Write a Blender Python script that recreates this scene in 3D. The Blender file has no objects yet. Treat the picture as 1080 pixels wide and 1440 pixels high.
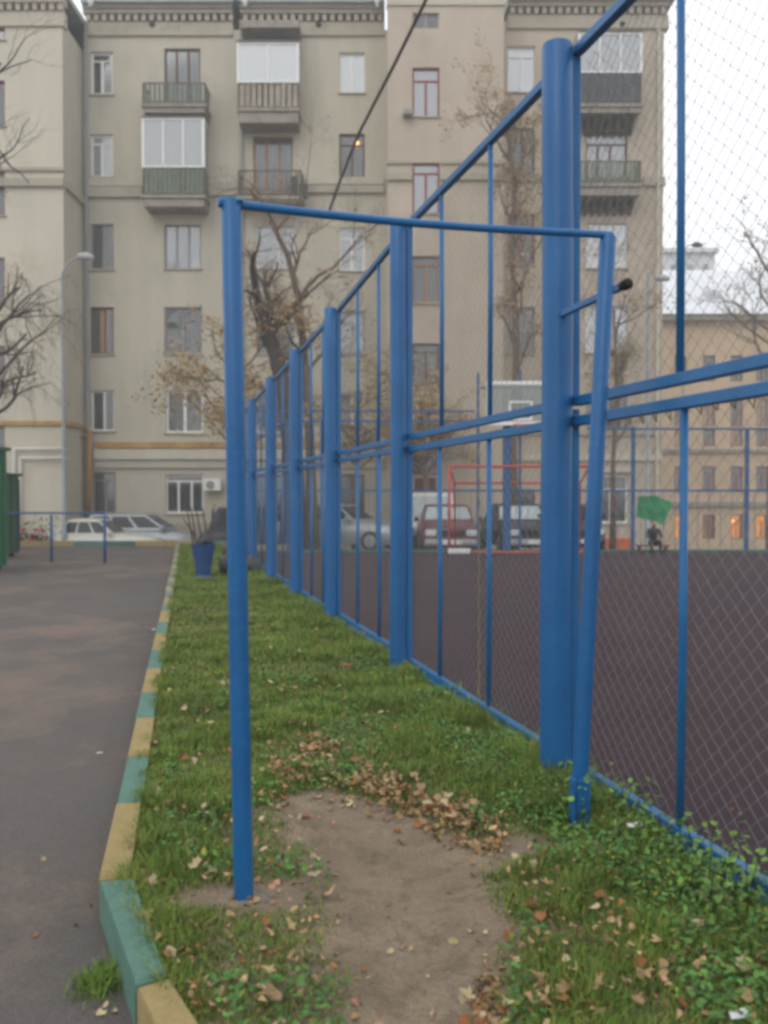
import bpy, bmesh, math, random
import numpy as np
from mathutils import Vector, Matrix, noise
R = math.radians
rnd = random.Random(7)
C = bpy.context.scene.collection

# ------------------------------------------------------------------ camera
CAMZ = 1.5
F, CX, CY = 1300.0, 540.0, 720.0
PITCH = math.atan(25 / F)
cam_d = bpy.data.cameras.new("camera")
cam = bpy.data.objects.new("camera", cam_d)
C.objects.link(cam)
cam_d.sensor_fit = 'VERTICAL'
cam_d.sensor_height = 36
cam_d.lens = F / 1440 * 36
cam_d.clip_start = 0.05
cam_d.clip_end = 1500
cam.location = (0, 0, CAMZ)
cam.rotation_euler = (R(90) - PITCH, 0, 0)
cam_d.dof.use_dof = True
cam_d.dof.focus_distance = 5.0
cam_d.dof.aperture_fstop = 2.8
scn = bpy.context.scene
scn.camera = cam
# ------------------------------------------------------------------ sky, sun, exposure
SUN_EL, SUN_AZ = 38, 200
w = bpy.data.worlds.new("World")
scn.world = w
w.use_nodes = True
nt = w.node_tree
nt.nodes.clear()
out = nt.nodes.new('ShaderNodeOutputWorld')
bg = nt.nodes.new('ShaderNodeBackground')
sky = nt.nodes.new('ShaderNodeTexSky')
sky.sky_type = 'NISHITA'
sky.sun_disc = False
sky.sun_elevation = R(SUN_EL)
sky.sun_rotation = R(SUN_AZ)
tc = nt.nodes.new('ShaderNodeTexCoord')
nz = nt.nodes.new('ShaderNodeTexNoise')
nz.inputs['Scale'].default_value = 2.2
nz.inputs['Detail'].default_value = 5
cr = nt.nodes.new('ShaderNodeValToRGB')
cr.color_ramp.elements[0].position = 0.25
cr.color_ramp.elements[0].color = (10.4, 10.5, 10.8, 1)
cr.color_ramp.elements[1].position = 0.8
cr.color_ramp.elements[1].color = (11.6, 11.6, 11.6, 1)
mx = nt.nodes.new('ShaderNodeMixRGB')
mx.inputs['Fac'].default_value = 0.86          # thick overcast over the clear sky
nt.links.new(tc.outputs['Generated'], nz.inputs['Vector'])
nt.links.new(nz.outputs['Fac'], cr.inputs['Fac'])
nt.links.new(sky.outputs['Color'], mx.inputs['Color1'])
nt.links.new(cr.outputs['Color'], mx.inputs['Color2'])
nt.links.new(mx.outputs['Color'], bg.inputs['Color'])
bg.inputs['Strength'].default_value = 0.125
nt.links.new(bg.outputs['Background'], out.inputs['Surface'])
sd = bpy.data.lights.new("sun", 'SUN')
sun = bpy.data.objects.new("sun", sd)
C.objects.link(sun)
sd.energy = 0.5
sd.angle = R(30)
sd.color = (1, 0.97, 0.93)
sun.rotation_euler = (R(90 - SUN_EL), 0, R(180 - SUN_AZ))
vs = scn.view_settings
vs.view_transform = 'Standard'
vs.look = 'None'
vs.gamma = 1
vs.use_curve_mapping = False
vs.exposure = 0.06
try:
    scn.cycles.use_denoising = True
    scn.cycles.pixel_filter_type = 'BLACKMAN_HARRIS'
    scn.cycles.filter_width = 3.3
    scn.cycles.max_bounces = 6
    scn.cycles.transparent_max_bounces = 16
except Exception:
    pass


# ------------------------------------------------------------------ geometry helpers
_c, _s = math.cos(PITCH), math.sin(PITCH)


def ray(px, py):
    u = CY - py
    return Vector((px - CX, F * _c + u * _s, u * _c - F * _s))


def at(px, py, Y):
    d = ray(px, py)
    return Vector((0, 0, CAMZ)) + d * (Y / d.y)


def grd(px, py, z=0.0):
    d = ray(px, py)
    return Vector((0, 0, CAMZ)) + d * ((z - CAMZ) / d.z)


class MB:
    def __init__(self):
        self.v, self.f, self.m = [], [], []

    def quad(self, a, b, c, d, m=0):
        n = len(self.v)
        self.v += [tuple(a), tuple(b), tuple(c), tuple(d)]
        self.f.append((n, n + 1, n + 2, n + 3))
        self.m.append(m)

    def box(self, x0, x1, y0, y1, z0, z1, m=0, M=None):
        n = len(self.v)
        p = [(x, y, z) for z in (z0, z1) for y in (y0, y1) for x in (x0, x1)]
        if M is not None:
            p = [tuple(M @ Vector(q)) for q in p]
        self.v += p
        for f in ((0, 2, 3, 1), (4, 5, 7, 6), (0, 1, 5, 4), (2, 6, 7, 3), (0, 4, 6, 2), (1, 3, 7, 5)):
            self.f.append(tuple(n + i for i in f))
            self.m.append(m)
        return self

    def bar(self, a, b, wx, wy, m=0, up=(0, 0, 1)):
        """rectangular bar from a to b"""
        a, b = Vector(a), Vector(b)
        d = (b - a)
        L = d.length
        d.normalize()
        up = Vector(up)
        if abs(d.dot(up)) > .98:
            up = Vector((0, 1, 0))
        s = d.cross(up).normalized()
        t = s.cross(d)
        n = len(self.v)
        for e in (a, b):
            for (i, j) in ((-1, -1), (1, -1), (1, 1), (-1, 1)):
                self.v.append(tuple(e + s * (i * wx / 2) + t * (j * wy / 2)))
        for f in ((0, 3, 2, 1), (4, 5, 6, 7), (0, 1, 5, 4), (1, 2, 6, 5), (2, 3, 7, 6), (3, 0, 4, 7)):
            self.f.append(tuple(n + i for i in f))
            self.m.append(m)
        return self

    def tube(self, pts, rad, k=8, m=0, cap=True):
        pts = [Vector(p) for p in pts]
        if not isinstance(rad, (list, tuple)):
            rad = [rad] * len(pts)
        n0 = len(self.v)
        ref = None
        for i, p in enumerate(pts):
            d = (pts[min(i + 1, len(pts) - 1)] - pts[max(i - 1, 0)])
            if d.length < 1e-9:
                d = Vector((0, 0, 1))
            d.normalize()
            if ref is None:
                ref = Vector((0, 0, 1)) if abs(d.z) < .9 else Vector((1, 0, 0))
            s = d.cross(ref)
            if s.length < 1e-4:
                s = d.cross(Vector((0.3, 1, 0.2)))
            s.normalize()
            t = s.cross(d).normalized()
            ref = t
            for j in range(k):
                a = 2 * math.pi * j / k
                self.v.append(tuple(p + s * (math.cos(a) * rad[i]) + t * (math.sin(a) * rad[i])))
        for i in range(len(pts) - 1):
            for j in range(k):
                a = n0 + i * k + j
                b = n0 + i * k + (j + 1) % k
                self.f.append((a, a + k, b + k, b))
                self.m.append(m)
        if cap:
            self.f.append(tuple(n0 + j for j in range(k)))
            self.m.append(m)
            self.f.append(tuple(n0 + (len(pts) - 1) * k + j for j in reversed(range(k))))
            self.m.append(m)
        return self

    def mesh(self, name, mats, smooth=False):
        me = bpy.data.meshes.new(name)
        me.from_pydata(self.v, [], self.f)
        if not isinstance(mats, (list, tuple)):
            mats = [mats]
        for mt in mats:
            me.materials.append(mt)
        if len(mats) > 1:
            me.polygons.foreach_set('material_index', self.m)
        if smooth:
            me.polygons.foreach_set('use_smooth', [True] * len(me.polygons))
        me.update()
        return me

    def build(self, name, mats, parent=None, smooth=False, bevel=0, loc=None, auto=None):
        o = bpy.data.objects.new(name, self.mesh(name, mats, smooth))
        C.objects.link(o)
        if parent is not None:
            o.parent = parent
        if loc is not None:
            o.location = loc
        if smooth and auto:
            try:
                o.data.set_sharp_from_angle(angle=R(auto))
            except Exception:
                pass
        if bevel:
            b = o.modifiers.new('bevel', 'BEVEL')
            b.width = bevel
            b.segments = 2
            b.limit_method = 'ANGLE'
        return o


def tag(o, label=None, cat=None, group=None, kind=None):
    if label: o['label'] = label
    if cat: o['category'] = cat
    if group: o['group'] = group
    if kind: o['kind'] = kind
    return o


def empty(name, loc=(0, 0, 0), rz=0, **k):
    o = bpy.data.objects.new(name, None)
    C.objects.link(o)
    o.location = loc
    o.rotation_euler.z = rz
    o.empty_display_size = .2
    return tag(o, **k)


def link_mesh(name, me, parent=None, loc=(0, 0, 0), rot=(0, 0, 0), sc=None):
    o = bpy.data.objects.new(name, me)
    C.objects.link(o)
    if parent is not None: o.parent = parent
    o.location = loc
    o.rotation_euler = rot
    if sc: o.scale = (sc, sc, sc)
    return o


# ------------------------------------------------------------------ materials
def mat(name, col, rough=.8, metal=0, spec=.3, var=.12, scale=4, col2=None, f2=.5, s2=2, bump=0, bscale=60,
        emit=None, es=0, tint=False, detail=5, stretch=None, speck=0, sscale=200, streak=0):
    m = bpy.data.materials.new(name)
    m.use_nodes = True
    t = m.node_tree
    b = t.nodes['Principled BSDF']
    b.inputs['Roughness'].default_value = rough
    b.inputs['Metallic'].default_value = metal
    b.inputs['Specular IOR Level'].default_value = spec
    tcn = t.nodes.new('ShaderNodeTexCoord')
    vec = tcn.outputs['Object']
    if stretch:
        mp = t.nodes.new('ShaderNodeMapping')
        mp.inputs['Scale'].default_value = stretch
        t.links.new(vec, mp.inputs['Vector'])
        vec = mp.outputs['Vector']
    n = t.nodes.new('ShaderNodeTexNoise')
    n.inputs['Scale'].default_value = scale
    n.inputs['Detail'].default_value = detail
    n.inputs['Roughness'].default_value = .62
    t.links.new(vec, n.inputs['Vector'])
    r = t.nodes.new('ShaderNodeValToRGB')
    e = r.color_ramp.elements
    e[0].position, e[1].position = .3, .7
    e[0].color = tuple(c * (1 - var) for c in col) + (1,)
    e[1].color = tuple(min(1, c * (1 + var)) for c in col) + (1,)
    t.links.new(n.outputs['Fac'], r.inputs['Fac'])
    last = r.outputs['Color']
    if col2:
        n2 = t.nodes.new('ShaderNodeTexNoise')
        n2.inputs['Scale'].default_value = s2
        n2.inputs['Detail'].default_value = 6
        n2.inputs['Roughness'].default_value = .7
        t.links.new(vec, n2.inputs['Vector'])
        r2 = t.nodes.new('ShaderNodeValToRGB')
        r2.color_ramp.elements[0].position = f2
        r2.color_ramp.elements[1].position = min(1, f2 + .12)
        t.links.new(n2.outputs['Fac'], r2.inputs['Fac'])
        mm = t.nodes.new('ShaderNodeMixRGB')
        t.links.new(r2.outputs['Color'], mm.inputs['Fac'])
        t.links.new(last, mm.inputs['Color1'])
        mm.inputs['Color2'].default_value = tuple(col2) + (1,)
        last = mm.outputs['Color']
    for amt, sc_, st_ in ((speck, sscale, (1, 1, 1)), (streak, 1.6, (1, 1, .10))):
        if not amt: continue
        mp = t.nodes.new('ShaderNodeMapping')
        mp.inputs['Scale'].default_value = st_
        t.links.new(tcn.outputs['Object'], mp.inputs['Vector'])
        n4 = t.nodes.new('ShaderNodeTexNoise')
        n4.inputs['Scale'].default_value = sc_
        n4.inputs['Detail'].default_value = 6
        n4.inputs['Roughness'].default_value = .7
        t.links.new(mp.outputs['Vector'], n4.inputs['Vector'])
        mr = t.nodes.new('ShaderNodeMapRange')
        mr.inputs['From Min'].default_value = .3
        mr.inputs['From Max'].default_value = .7
        mr.inputs['To Min'].default_value = 1 - amt
        mr.inputs['To Max'].default_value = 1 + amt
        t.links.new(n4.outputs['Fac'], mr.inputs['Value'])
        mm = t.nodes.new('ShaderNodeVectorMath')
        mm.operation = 'SCALE'
        t.links.new(last, mm.inputs[0])
        t.links.new(mr.outputs['Result'], mm.inputs['Scale'])
        last = mm.outputs['Vector']
    if tint:
        at_ = t.nodes.new('ShaderNodeAttribute')
        at_.attribute_name = 'tint'
        mm = t.nodes.new('ShaderNodeMixRGB')
        mm.blend_type = 'MULTIPLY'
        mm.inputs['Fac'].default_value = 1
        t.links.new(last, mm.inputs['Color1'])
        t.links.new(at_.outputs['Color'], mm.inputs['Color2'])
        last = mm.outputs['Color']
    t.links.new(last, b.inputs['Base Color'])
    if bump:
        n3 = t.nodes.new('ShaderNodeTexNoise')
        n3.inputs['Scale'].default_value = bscale
        n3.inputs['Detail'].default_value = 4
        t.links.new(tcn.outputs['Object'], n3.inputs['Vector'])
        bp = t.nodes.new('ShaderNodeBump')
        bp.inputs['Strength'].default_value = bump
        bp.inputs['Distance'].default_value = .02
        t.links.new(n3.outputs['Fac'], bp.inputs['Height'])
        t.links.new(bp.outputs['Normal'], b.inputs['Normal'])
    if emit:
        b.inputs['Emission Color'].default_value = tuple(emit) + (1,)
        b.inputs['Emission Strength'].default_value = es
    return m


def glass_mat(name, tintc, refl=.5, body=.35):
    """thin window glass: fresnel reflection, partly see-through, diffuse body tone"""
    m = bpy.data.materials.new(name)
    m.use_nodes = True
    t = m.node_tree
    t.nodes.clear()
    o = t.nodes.new('ShaderNodeOutputMaterial')
    g = t.nodes.new('ShaderNodeBsdfGlossy')
    g.inputs['Roughness'].default_value = .06
    tr = t.nodes.new('ShaderNodeBsdfTransparent')
    tr.inputs['Color'].default_value = (.72, .78, .76, 1)
    df = t.nodes.new('ShaderNodeBsdfDiffuse')
    df.inputs['Color'].default_value = tuple(tintc) + (1,)
    m1 = t.nodes.new('ShaderNodeMixShader')
    m1.inputs['Fac'].default_value = body
    m2 = t.nodes.new('ShaderNodeMixShader')
    fr = t.nodes.new('ShaderNodeFresnel')
    fr.inputs['IOR'].default_value = 1.5
    mu = t.nodes.new('ShaderNodeMath')
    mu.operation = 'MULTIPLY_ADD'
    mu.inputs[1].default_value = 1.0
    mu.inputs[2].default_value = refl * .2
    t.links.new(fr.outputs['Fac'], mu.inputs[0])
    t.links.new(tr.outputs[0], m1.inputs[1])
    t.links.new(df.outputs[0], m1.inputs[2])
    t.links.new(m1.outputs[0], m2.inputs[1])
    t.links.new(g.outputs[0], m2.inputs[2])
    t.links.new(mu.outputs[0], m2.inputs['Fac'])
    t.links.new(m2.outputs[0], o.inputs['Surface'])
    return m


M = {}
M['blue'] = mat('blue_gloss_paint', (.006, .108, .30), rough=.36, spec=.45, var=.12, scale=3, col2=(.05, .075, .10), f2=.665, s2=13, streak=.12, bump=.12, bscale=30)
M['blue_rail'] = mat('blue_rail_paint', (.009, .125, .32), rough=.34, spec=.4, var=.12, scale=5, col2=(.06, .10, .18), f2=.68, s2=11, bump=.1, bscale=40)
M['blue_worn_sheen'] = mat('blue_worn_sheen_paint', (.05, .24, .45), rough=.35, var=.2, scale=12, col2=(.22, .36, .46), f2=.55, s2=22, bump=.2, bscale=60)  # worn blue, its lighter base colour paints in the rail's sky sheen
M['blue_far'] = mat('blue_far_paint', (.025, .095, .235), rough=.5, var=.15, scale=5)
M['wire'] = mat('galvanised_wire', (.24, .24, .22), rough=.5, metal=.35, var=.2, scale=20)
M['rustwire'] = mat('rusty_tie_wire', (.26, .22, .11), rough=.8, var=.3, scale=30)
M['black'] = mat('black_rubber', (.012, .012, .012), rough=.6, var=.1)
M['court'] = mat('court_rubber_tiles', (.052, .032, .039), speck=.15, sscale=150, rough=.92, spec=.15, var=.16, scale=.8, col2=(.043, .031, .039), f2=.5, s2=.25, bump=.5, bscale=90)
M['asphalt'] = mat('asphalt', (.122, .108, .098), rough=.9, speck=.32, sscale=85, var=.12, scale=.6, col2=(.195, .150, .120), f2=.50, s2=.42, bump=.6, bscale=110, stretch=(1, .8, 1))
M['soil'] = mat('bare_soil', (.225, .172, .118), speck=.22, sscale=70, rough=.95, var=.2, scale=3, col2=(.165, .125, .082), f2=.5, s2=9, bump=.9, bscale=45)
M['plaster'] = mat('plaster_cream', (.51, .468, .375), rough=.95, spec=.1, var=.05, scale=.35, streak=.07, speck=.05, sscale=14, col2=(.44, .425, .335), f2=.54, s2=.5, bump=.15, bscale=12)
M['plaster_pink'] = mat('plaster_rosy', (.50, .43, .34), rough=.95, spec=.1, var=.06, scale=.35, streak=.07, speck=.03, sscale=14, col2=(.46, .39, .305), f2=.52, s2=.6, bump=.15, bscale=12)
M['plaster_light'] = mat('plaster_pale', (.57, .53, .43), rough=.95, spec=.1, streak=.06, var=.05, scale=.4, col2=(.54, .48, .375), f2=.56, s2=.5, bump=.15, bscale=12)
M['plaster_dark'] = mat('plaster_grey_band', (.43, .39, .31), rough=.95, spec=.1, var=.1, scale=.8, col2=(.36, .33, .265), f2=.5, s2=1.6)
M['ochre'] = mat('ochre_band', (.44, .27, .10), rough=.9, var=.2, scale=1.2)
M['soffit'] = mat('dark_concrete', (.16, .15, .13), rough=.95, var=.2, scale=3)  # darker concrete tone for brackets and glazing roofs
M['dentil'] = mat('dentil_plaster', (.46, .40, .325), rough=.95, var=.12, scale=3)
M['slab'] = mat('balcony_concrete', (.32, .285, .235), rough=.95, var=.15, scale=2, col2=(.22, .20, .165), f2=.5, s2=3)
M['white'] = mat('white_frame_paint', (.80, .80, .77), rough=.5, var=.06, scale=3)
M['greyframe'] = mat('old_grey_frame', (.30, .29, .28), rough=.7, var=.15, scale=4)
M['brownframe'] = mat('brown_frame', (.14, .075, .05), rough=.7, var=.2, scale=4)
M['redframe'] = mat('red_brown_frame', (.30, .055, .045), rough=.6, var=.2, scale=4)
M['tanframe'] = mat('orange_tan_frame', (.36, .17, .07), rough=.7, var=.2, scale=4)
M['green_slat'] = mat('grey_green_slats', (.15, .18, .135), rough=.85, var=.2, scale=5, col2=(.22, .22, .17), f2=.55, s2=6)
M['dark_slat'] = mat('dark_grey_slats', (.10, .11, .115), rough=.85, var=.2, scale=5)
M['tan_slat'] = mat('tan_panels', (.36, .31, .24), rough=.85, var=.25, scale=3)
M['rust_rail'] = mat('rusty_balcony_rail', (.15, .12, .095), rough=.85, var=.25, scale=5)
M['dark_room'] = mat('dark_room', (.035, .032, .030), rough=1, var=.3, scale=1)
M['curtain'] = mat('net_curtain', (.50, .50, .47), rough=1, var=.15, scale=2, stretch=(9, 1, 1))
M['curtain_blue'] = mat('bluish_curtain', (.36, .41, .44), rough=1, var=.15, scale=2, stretch=(9, 1, 1))
M['curtain_dim'] = mat('grey_curtain', (.20, .19, .18), rough=1, var=.3, scale=2, stretch=(9, 1, 1))
M['warm'] = mat('lit_room', (.3, .15, .06), rough=1, var=.3, scale=2, emit=(1, .45, .12), es=.3)
M['lamp_on'] = mat('lit_bulb', (.9, .6, .3), rough=1, emit=(1, .50, .12), es=3)
M['warm_bright'] = mat('lit_ground_room', (.4, .2, .06), rough=1, var=.5, scale=1.2, emit=(1, .34, .04), es=1.5)
M['glass'] = glass_mat('window_glass', (.16, .17, .17), refl=.5, body=.30)
M['glass_sky'] = glass_mat('bright_window_glass', (.62, .68, .70), refl=1.2, body=.72)  # pale diffuse body stands in for bright sky reflections
M['glass_pale'] = glass_mat('pale_window_glass', (.42, .46, .48), refl=.9, body=.62)
M['car_glass'] = mat('car_glass', (.02, .024, .028), rough=.2, spec=.3, var=.1)
M['pale_screen'] = mat('windscreen_glass', (.30, .34, .34), rough=.12, spec=.9, var=.2, scale=2)
M['roof'] = mat('weathered_roof_sheet', (.32, .37, .36), rough=.6, var=.2, scale=1)
M['bright_roof'] = mat('sheen_metal_roof', (.70, .73, .76), rough=.35, metal=.0, spec=.6, var=.06, scale=1)  # pale base colour paints in the bright reflection off the metal
M['pipe'] = mat('grey_downpipe', (.30, .31, .31), rough=.6, var=.15, scale=2)
M['gas_white'] = mat('white_gas_pipe', (.66, .65, .60), rough=.5, var=.08)
M['gas_yellow'] = mat('ochre_gas_pipe', (.36, .20, .06), rough=.6, var=.15, scale=2)
M['mast'] = mat('grey_blue_mast', (.30, .35, .38), rough=.5, var=.12, scale=2)
M['lamp'] = mat('lamp_housing', (.42, .44, .43), rough=.5, var=.1)
M['lampdark'] = mat('dark_lamp_housing', (.09, .10, .10), rough=.5, var=.1)
M['bark'] = mat('dark_bark', (.060, .050, .042), rough=.95, var=.35, scale=9, bump=.8, bscale=25)
M['bark2'] = mat('brown_bark', (.15, .105, .07), rough=.95, var=.3, scale=9, bump=.8, bscale=25)
M['twig'] = mat('grey_brown_twigs', (.20, .165, .125), rough=.95, var=.25, scale=5)
M['leafy'] = mat('yellow_autumn_leaves', (.40, .30, .12), rough=.8, var=.3, scale=1.5, tint=True)
M['leafg'] = mat('green_shrub_leaves', (.06, .10, .03), rough=.8, var=.3, scale=3, tint=True)
M['grass'] = mat('grass_blades', (.128, .215, .027), rough=.6, spec=.3, var=.28, scale=1.1, col2=(.155, .185, .038), f2=.62, s2=1.7, tint=True)
M['weed'] = mat('broad_weed_leaves', (.075, .185, .028), rough=.5, spec=.35, var=.3, scale=3, tint=True)
M['dryleaf'] = mat('tan_dry_leaf', (.37, .25, .125), rough=.75, var=.3, scale=18, tint=True)
M['dryleaf2'] = mat('pale_dry_leaf', (.47, .37, .22), rough=.75, var=.25, scale=18, tint=True)
M['dryleaf3'] = mat('rust_dry_leaf', (.33, .135, .05), rough=.75, var=.3, scale=18, tint=True)
M['kerb_y'] = mat('yellow_kerb_paint', (.33, .25, .105), rough=.75, var=.12, scale=6, speck=.12, sscale=60, col2=(.24, .215, .16), f2=.60, s2=19, bump=.35, bscale=70)
M['kerb_g'] = mat('teal_kerb_paint', (.098, .205, .162), rough=.6, var=.12, scale=6, speck=.12, sscale=60, col2=(.21, .22, .19), f2=.62, s2=19, bump=.35, bscale=70)
M['kerb_fy'] = mat('faded_kerb_paint', (.30, .255, .14), rough=.8, var=.15, scale=6)
M['kerb_fg'] = mat('faded_teal_kerb_paint', (.16, .21, .155), rough=.8, var=.15, scale=6)
M['kerb_gd'] = mat('dark_green_kerb_paint', (.06, .15, .10), rough=.8, var=.2, scale=6)
M['dumpgreen'] = mat('green_container_paint', (.022, .135, .055), rough=.55, var=.2, scale=2, col2=(.02, .08, .045), f2=.58, s2=4)
M['dumpdark'] = mat('dark_green_container_paint', (.035, .085, .050), rough=.6, var=.2, scale=2)
M['red'] = mat('faded_red_tube', (.50, .07, .05), rough=.6, var=.2, scale=3)
M['rustred'] = mat('maroon_door', (.13, .03, .03), rough=.7, var=.2, scale=3)
M['orange'] = mat('orange_plinth_paint', (.58, .14, .045), rough=.8, var=.12, scale=2)
M['sheet'] = mat('green_sheet', (.03, .27, .10), rough=.7, var=.15, scale=2)
M['car_white'] = mat('cream_white_car_paint', (.60, .60, .53), rough=.3, spec=.5, var=.05)
M['car_silver'] = mat('silver_car_paint', (.31, .33, .345), rough=.28, metal=.35, spec=.5, var=.05)
M['car_maroon'] = mat('maroon_car_paint', (.12, .03, .04), rough=.3, spec=.5, var=.08)
M['car_dark'] = mat('dark_blue_car_paint', (.02, .025, .04), rough=.3, spec=.5, var=.08)
M['car_black'] = mat('black_car_paint', (.016, .016, .018), rough=.28, spec=.5, var=.08)
M['tyre'] = mat('tyre', (.02, .02, .02), rough=.9, var=.1)
M['rim'] = mat('wheel_rim', (.35, .35, .35), rough=.4, metal=.6, var=.1)
M['lamp_glass'] = mat('headlight_glass', (.65, .67, .66), rough=.15, spec=.8, var=.05)
M['red_light'] = mat('tail_light', (.4, .02, .02), rough=.3, var=.05)
M['chrome'] = mat('dull_chrome', (.45, .45, .45), rough=.3, metal=.7, var=.05)
M['plate'] = mat('number_plate', (.75, .75, .72), rough=.5, var=.03)
M['bin'] = mat('blue_bin_paint', (.012, .06, .19), rough=.5, var=.15, scale=5)
M['bag'] = mat('black_plastic_bag', (.02, .022, .026), rough=.35, spec=.6, var=.2, scale=5)
M['stick'] = mat('dry_sticks', (.11, .075, .055), rough=.9, var=.3, scale=8)
M['petal'] = mat('red_petals', (.50, .025, .05), rough=.7, var=.3, scale=6)
M['jacket'] = mat('dark_jacket', (.025, .025, .03), rough=.9, var=.2, scale=6)
M['jeans'] = mat('dark_trousers', (.04, .04, .05), rough=.9, var=.2, scale=6)
M['skin'] = mat('skin', (.45, .28, .21), rough=.6, var=.05)
M['hair'] = mat('dark_hair', (.02, .015, .012), rough=.7, var=.1)
M['stone'] = mat('concrete_footing', (.23, .195, .155), rough=.95, var=.2, scale=8, bump=.8, bscale=40)
M['paper'] = mat('white_litter', (.65, .66, .66), rough=.7, var=.05)
M['far_pale'] = mat('pale_far_house', (.62, .64, .66), rough=.9, var=.06, scale=.2)  # overexposed glare on the distant house is put into this pale colour
M['brickwall'] = mat('beige_far_plaster', (.60, .45, .30), rough=.95, spec=.1, streak=.07, var=.08, scale=.2, col2=(.54, .40, .27), f2=.55, s2=.4)
M['cable'] = mat('dark_cable', (.07, .06, .055), rough=.7, var=.1)

# ------------------------------------------------------------------ site layout
KERB_A = grd(140, 1238, .02); KERB_A.z = 0
KERB_DIR = (grd(222, 880, .02) - grd(140, 1238, .02)); KERB_DIR.z = 0
KERB_DIR.normalize()
KERB_W = .115


def kerb_x(y):   # road-side edge of the kerb at depth y
    return KERB_A.x + (y - KERB_A.y) * KERB_DIR.x / KERB_DIR.y


FX0, FY0, FSL = .24, 7.53, -.256


def fence_x(y):
    return FX0 + FSL * (y - FY0)


FDIR = Vector((FSL, 1, 0)).normalized()


def fpt(y, z, off=0.0):
    """point on the fence line at depth y; off = metres to the court side"""
    n = Vector((FDIR.y, -FDIR.x, 0))
    p = Vector((fence_x(y), y, z))
    return p + n * off


def sm(a, b, x):
    t = min(1, max(0, (x - a) / (b - a)))
    return t * t * (3 - 2 * t)


def gz(x, y):
    """lie of the land: flat to the end of the yard, then falling to the lower lane"""
    z = -.10
    left = 1 - sm(-4.5, -2.5, x)
    dl = .62 * sm(28.62, 29.3, y)
    dr = .10 * sm(24.5, 27, y) + .50 * sm(28, 35, y)
    z -= left * dl + (1 - left) * dr
    z -= sm(8, 13, x) * sm(30, 52, y) * 2.0
    return z


# ground
xs = sorted(set([-400, -200, -100, -60, -40, -30, -24] + [-20 + i * .8 for i in range(56)] + [26, 30, 40, 60, 100, 200, 400]))
ys = sorted(set([-300, -100, -40, -20, -10, -5] + [i * 1.2 for i in range(20)] + [24 + i * .25 for i in range(56)] + [39, 42, 46, 50, 54, 60, 70, 90, 130, 200, 400, 900]))
g = MB()
for y in ys:
    for x in xs:
        g.v.append((x, y, gz(x, y)))
nx = len(xs)
for j in range(len(ys) - 1):
    for i in range(nx - 1):
        a = j * nx + i
        g.f.append((a, a + 1, a + nx + 1, a + nx)); g.m.append(0)
tag(g.build('road', M['asphalt'], smooth=True), kind='structure')

# dirt mask ------------------------------------------------------
path_pts = [(grd(600, 1600), .18), (grd(597, 1440), .19), (grd(592, 1300), .27), (grd(575, 1215), .34), (grd(500, 1160), .27), (grd(435, 1128), .12)]
path2 = [(grd(600, 1205), .2), (grd(690, 1200), .11), (grd(745, 1190), .05)]
LP = grd(343, 1262)
RP = grd(812, 1165)
path3 = [(LP + Vector((-.14, .02, 0)), .06), (LP + Vector((.1, .04, 0)), .08), (LP + Vector((.26, .05, 0)), .06)]


def seg_d(p, lst):
    best = 9
    for (a, ra), (b, rb) in zip(lst[:-1], lst[1:]):
        ax, ay, bx, by = a.x, a.y, b.x, b.y
        dx, dy = bx - ax, by - ay
        t = max(0, min(1, ((p[0] - ax) * dx + (p[1] - ay) * dy) / (dx * dx + dy * dy)))
        d = math.hypot(p[0] - ax - t * dx, p[1] - ay - t * dy) - (ra + (rb - ra) * t)
        best = min(best, d)
    return best


def dirt(x, y):
    """<0 inside bare earth"""
    if y > 7.5: return 1
    d = min(seg_d((x, y), path_pts), seg_d((x, y), path2), seg_d((x, y), path3) + .02)
    return d + .08 * noise.noise(Vector((x * 4, y * 4, 0))) + .05 * noise.noise(Vector((x * 11, y * 11, 3)))


def lawn_z(x, y):
    z = .0 + .012 * noise.noise(Vector((x * 1.2, y * 1.2, 5)))
    if y < 7.5:
        d = dirt(x, y)
        z -= .025 * sm(.05, -.2, d) * 1
        z += .006 * noise.noise(Vector((x * 14, y * 14, 8)))
    return z


# lawn soil sheet between kerb and fence
g = MB()
yy = [-4 + .12 * i for i in range(100)] + [8 + .5 * i for i in range(39)]
NXL = 22
BEND_Y = KERB_A.y


def lawn_left(y):
    if y >= BEND_Y: return kerb_x(y) + KERB_W * .6
    # the kerb bends to the right here
    return KERB_A.x + .05 + (BEND_Y - y) * .46 if y > BEND_Y - 1.4 else KERB_A.x + .05 + 1.4 * .46 + (BEND_Y - 1.4 - y) * .9


for y in yy:
    l, r = lawn_left(y), fence_x(y) + .03
    for i in range(NXL):
        x = l + (r - l) * i / (NXL - 1)
        g.v.append((x, y, lawn_z(x, y)))
for j in range(len(yy) - 1):
    for i in range(NXL - 1):
        a = j * NXL + i
        g.f.append((a, a + 1, a + NXL + 1, a + NXL)); g.m.append(0)
lawn = g.build('lawn_soil', M['soil'], smooth=True)
tag(lawn, kind='structure')
g = MB()
g.quad((fence_x(27) - .3, 26.9, -.3), (-6.3, 26.9, -.3), (-6.3, 26.95, 0), (fence_x(27) - .3, 26.95, 0))
# court
CY1 = 23.6
g = MB()
g.box(-1, 0, -1, 0, -.3, -.29)
g = MB()
n0 = [(fence_x(-6) + .03, -6), (30, -6), (30, CY1 + .3), (fence_x(CY1 + .3) + .03, CY1 + .3)]
for z in (.03, -.3):
    for p in n0: g.v.append((p[0], p[1], z))
g.f += [(0, 1, 2, 3), (0, 4, 5, 1), (1, 5, 6, 2), (2, 6, 7, 3), (3, 7, 4, 0)]
g.m += [0] * 5
court = g.build('sports_court', M['court'])
tag(court, kind='structure')


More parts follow.
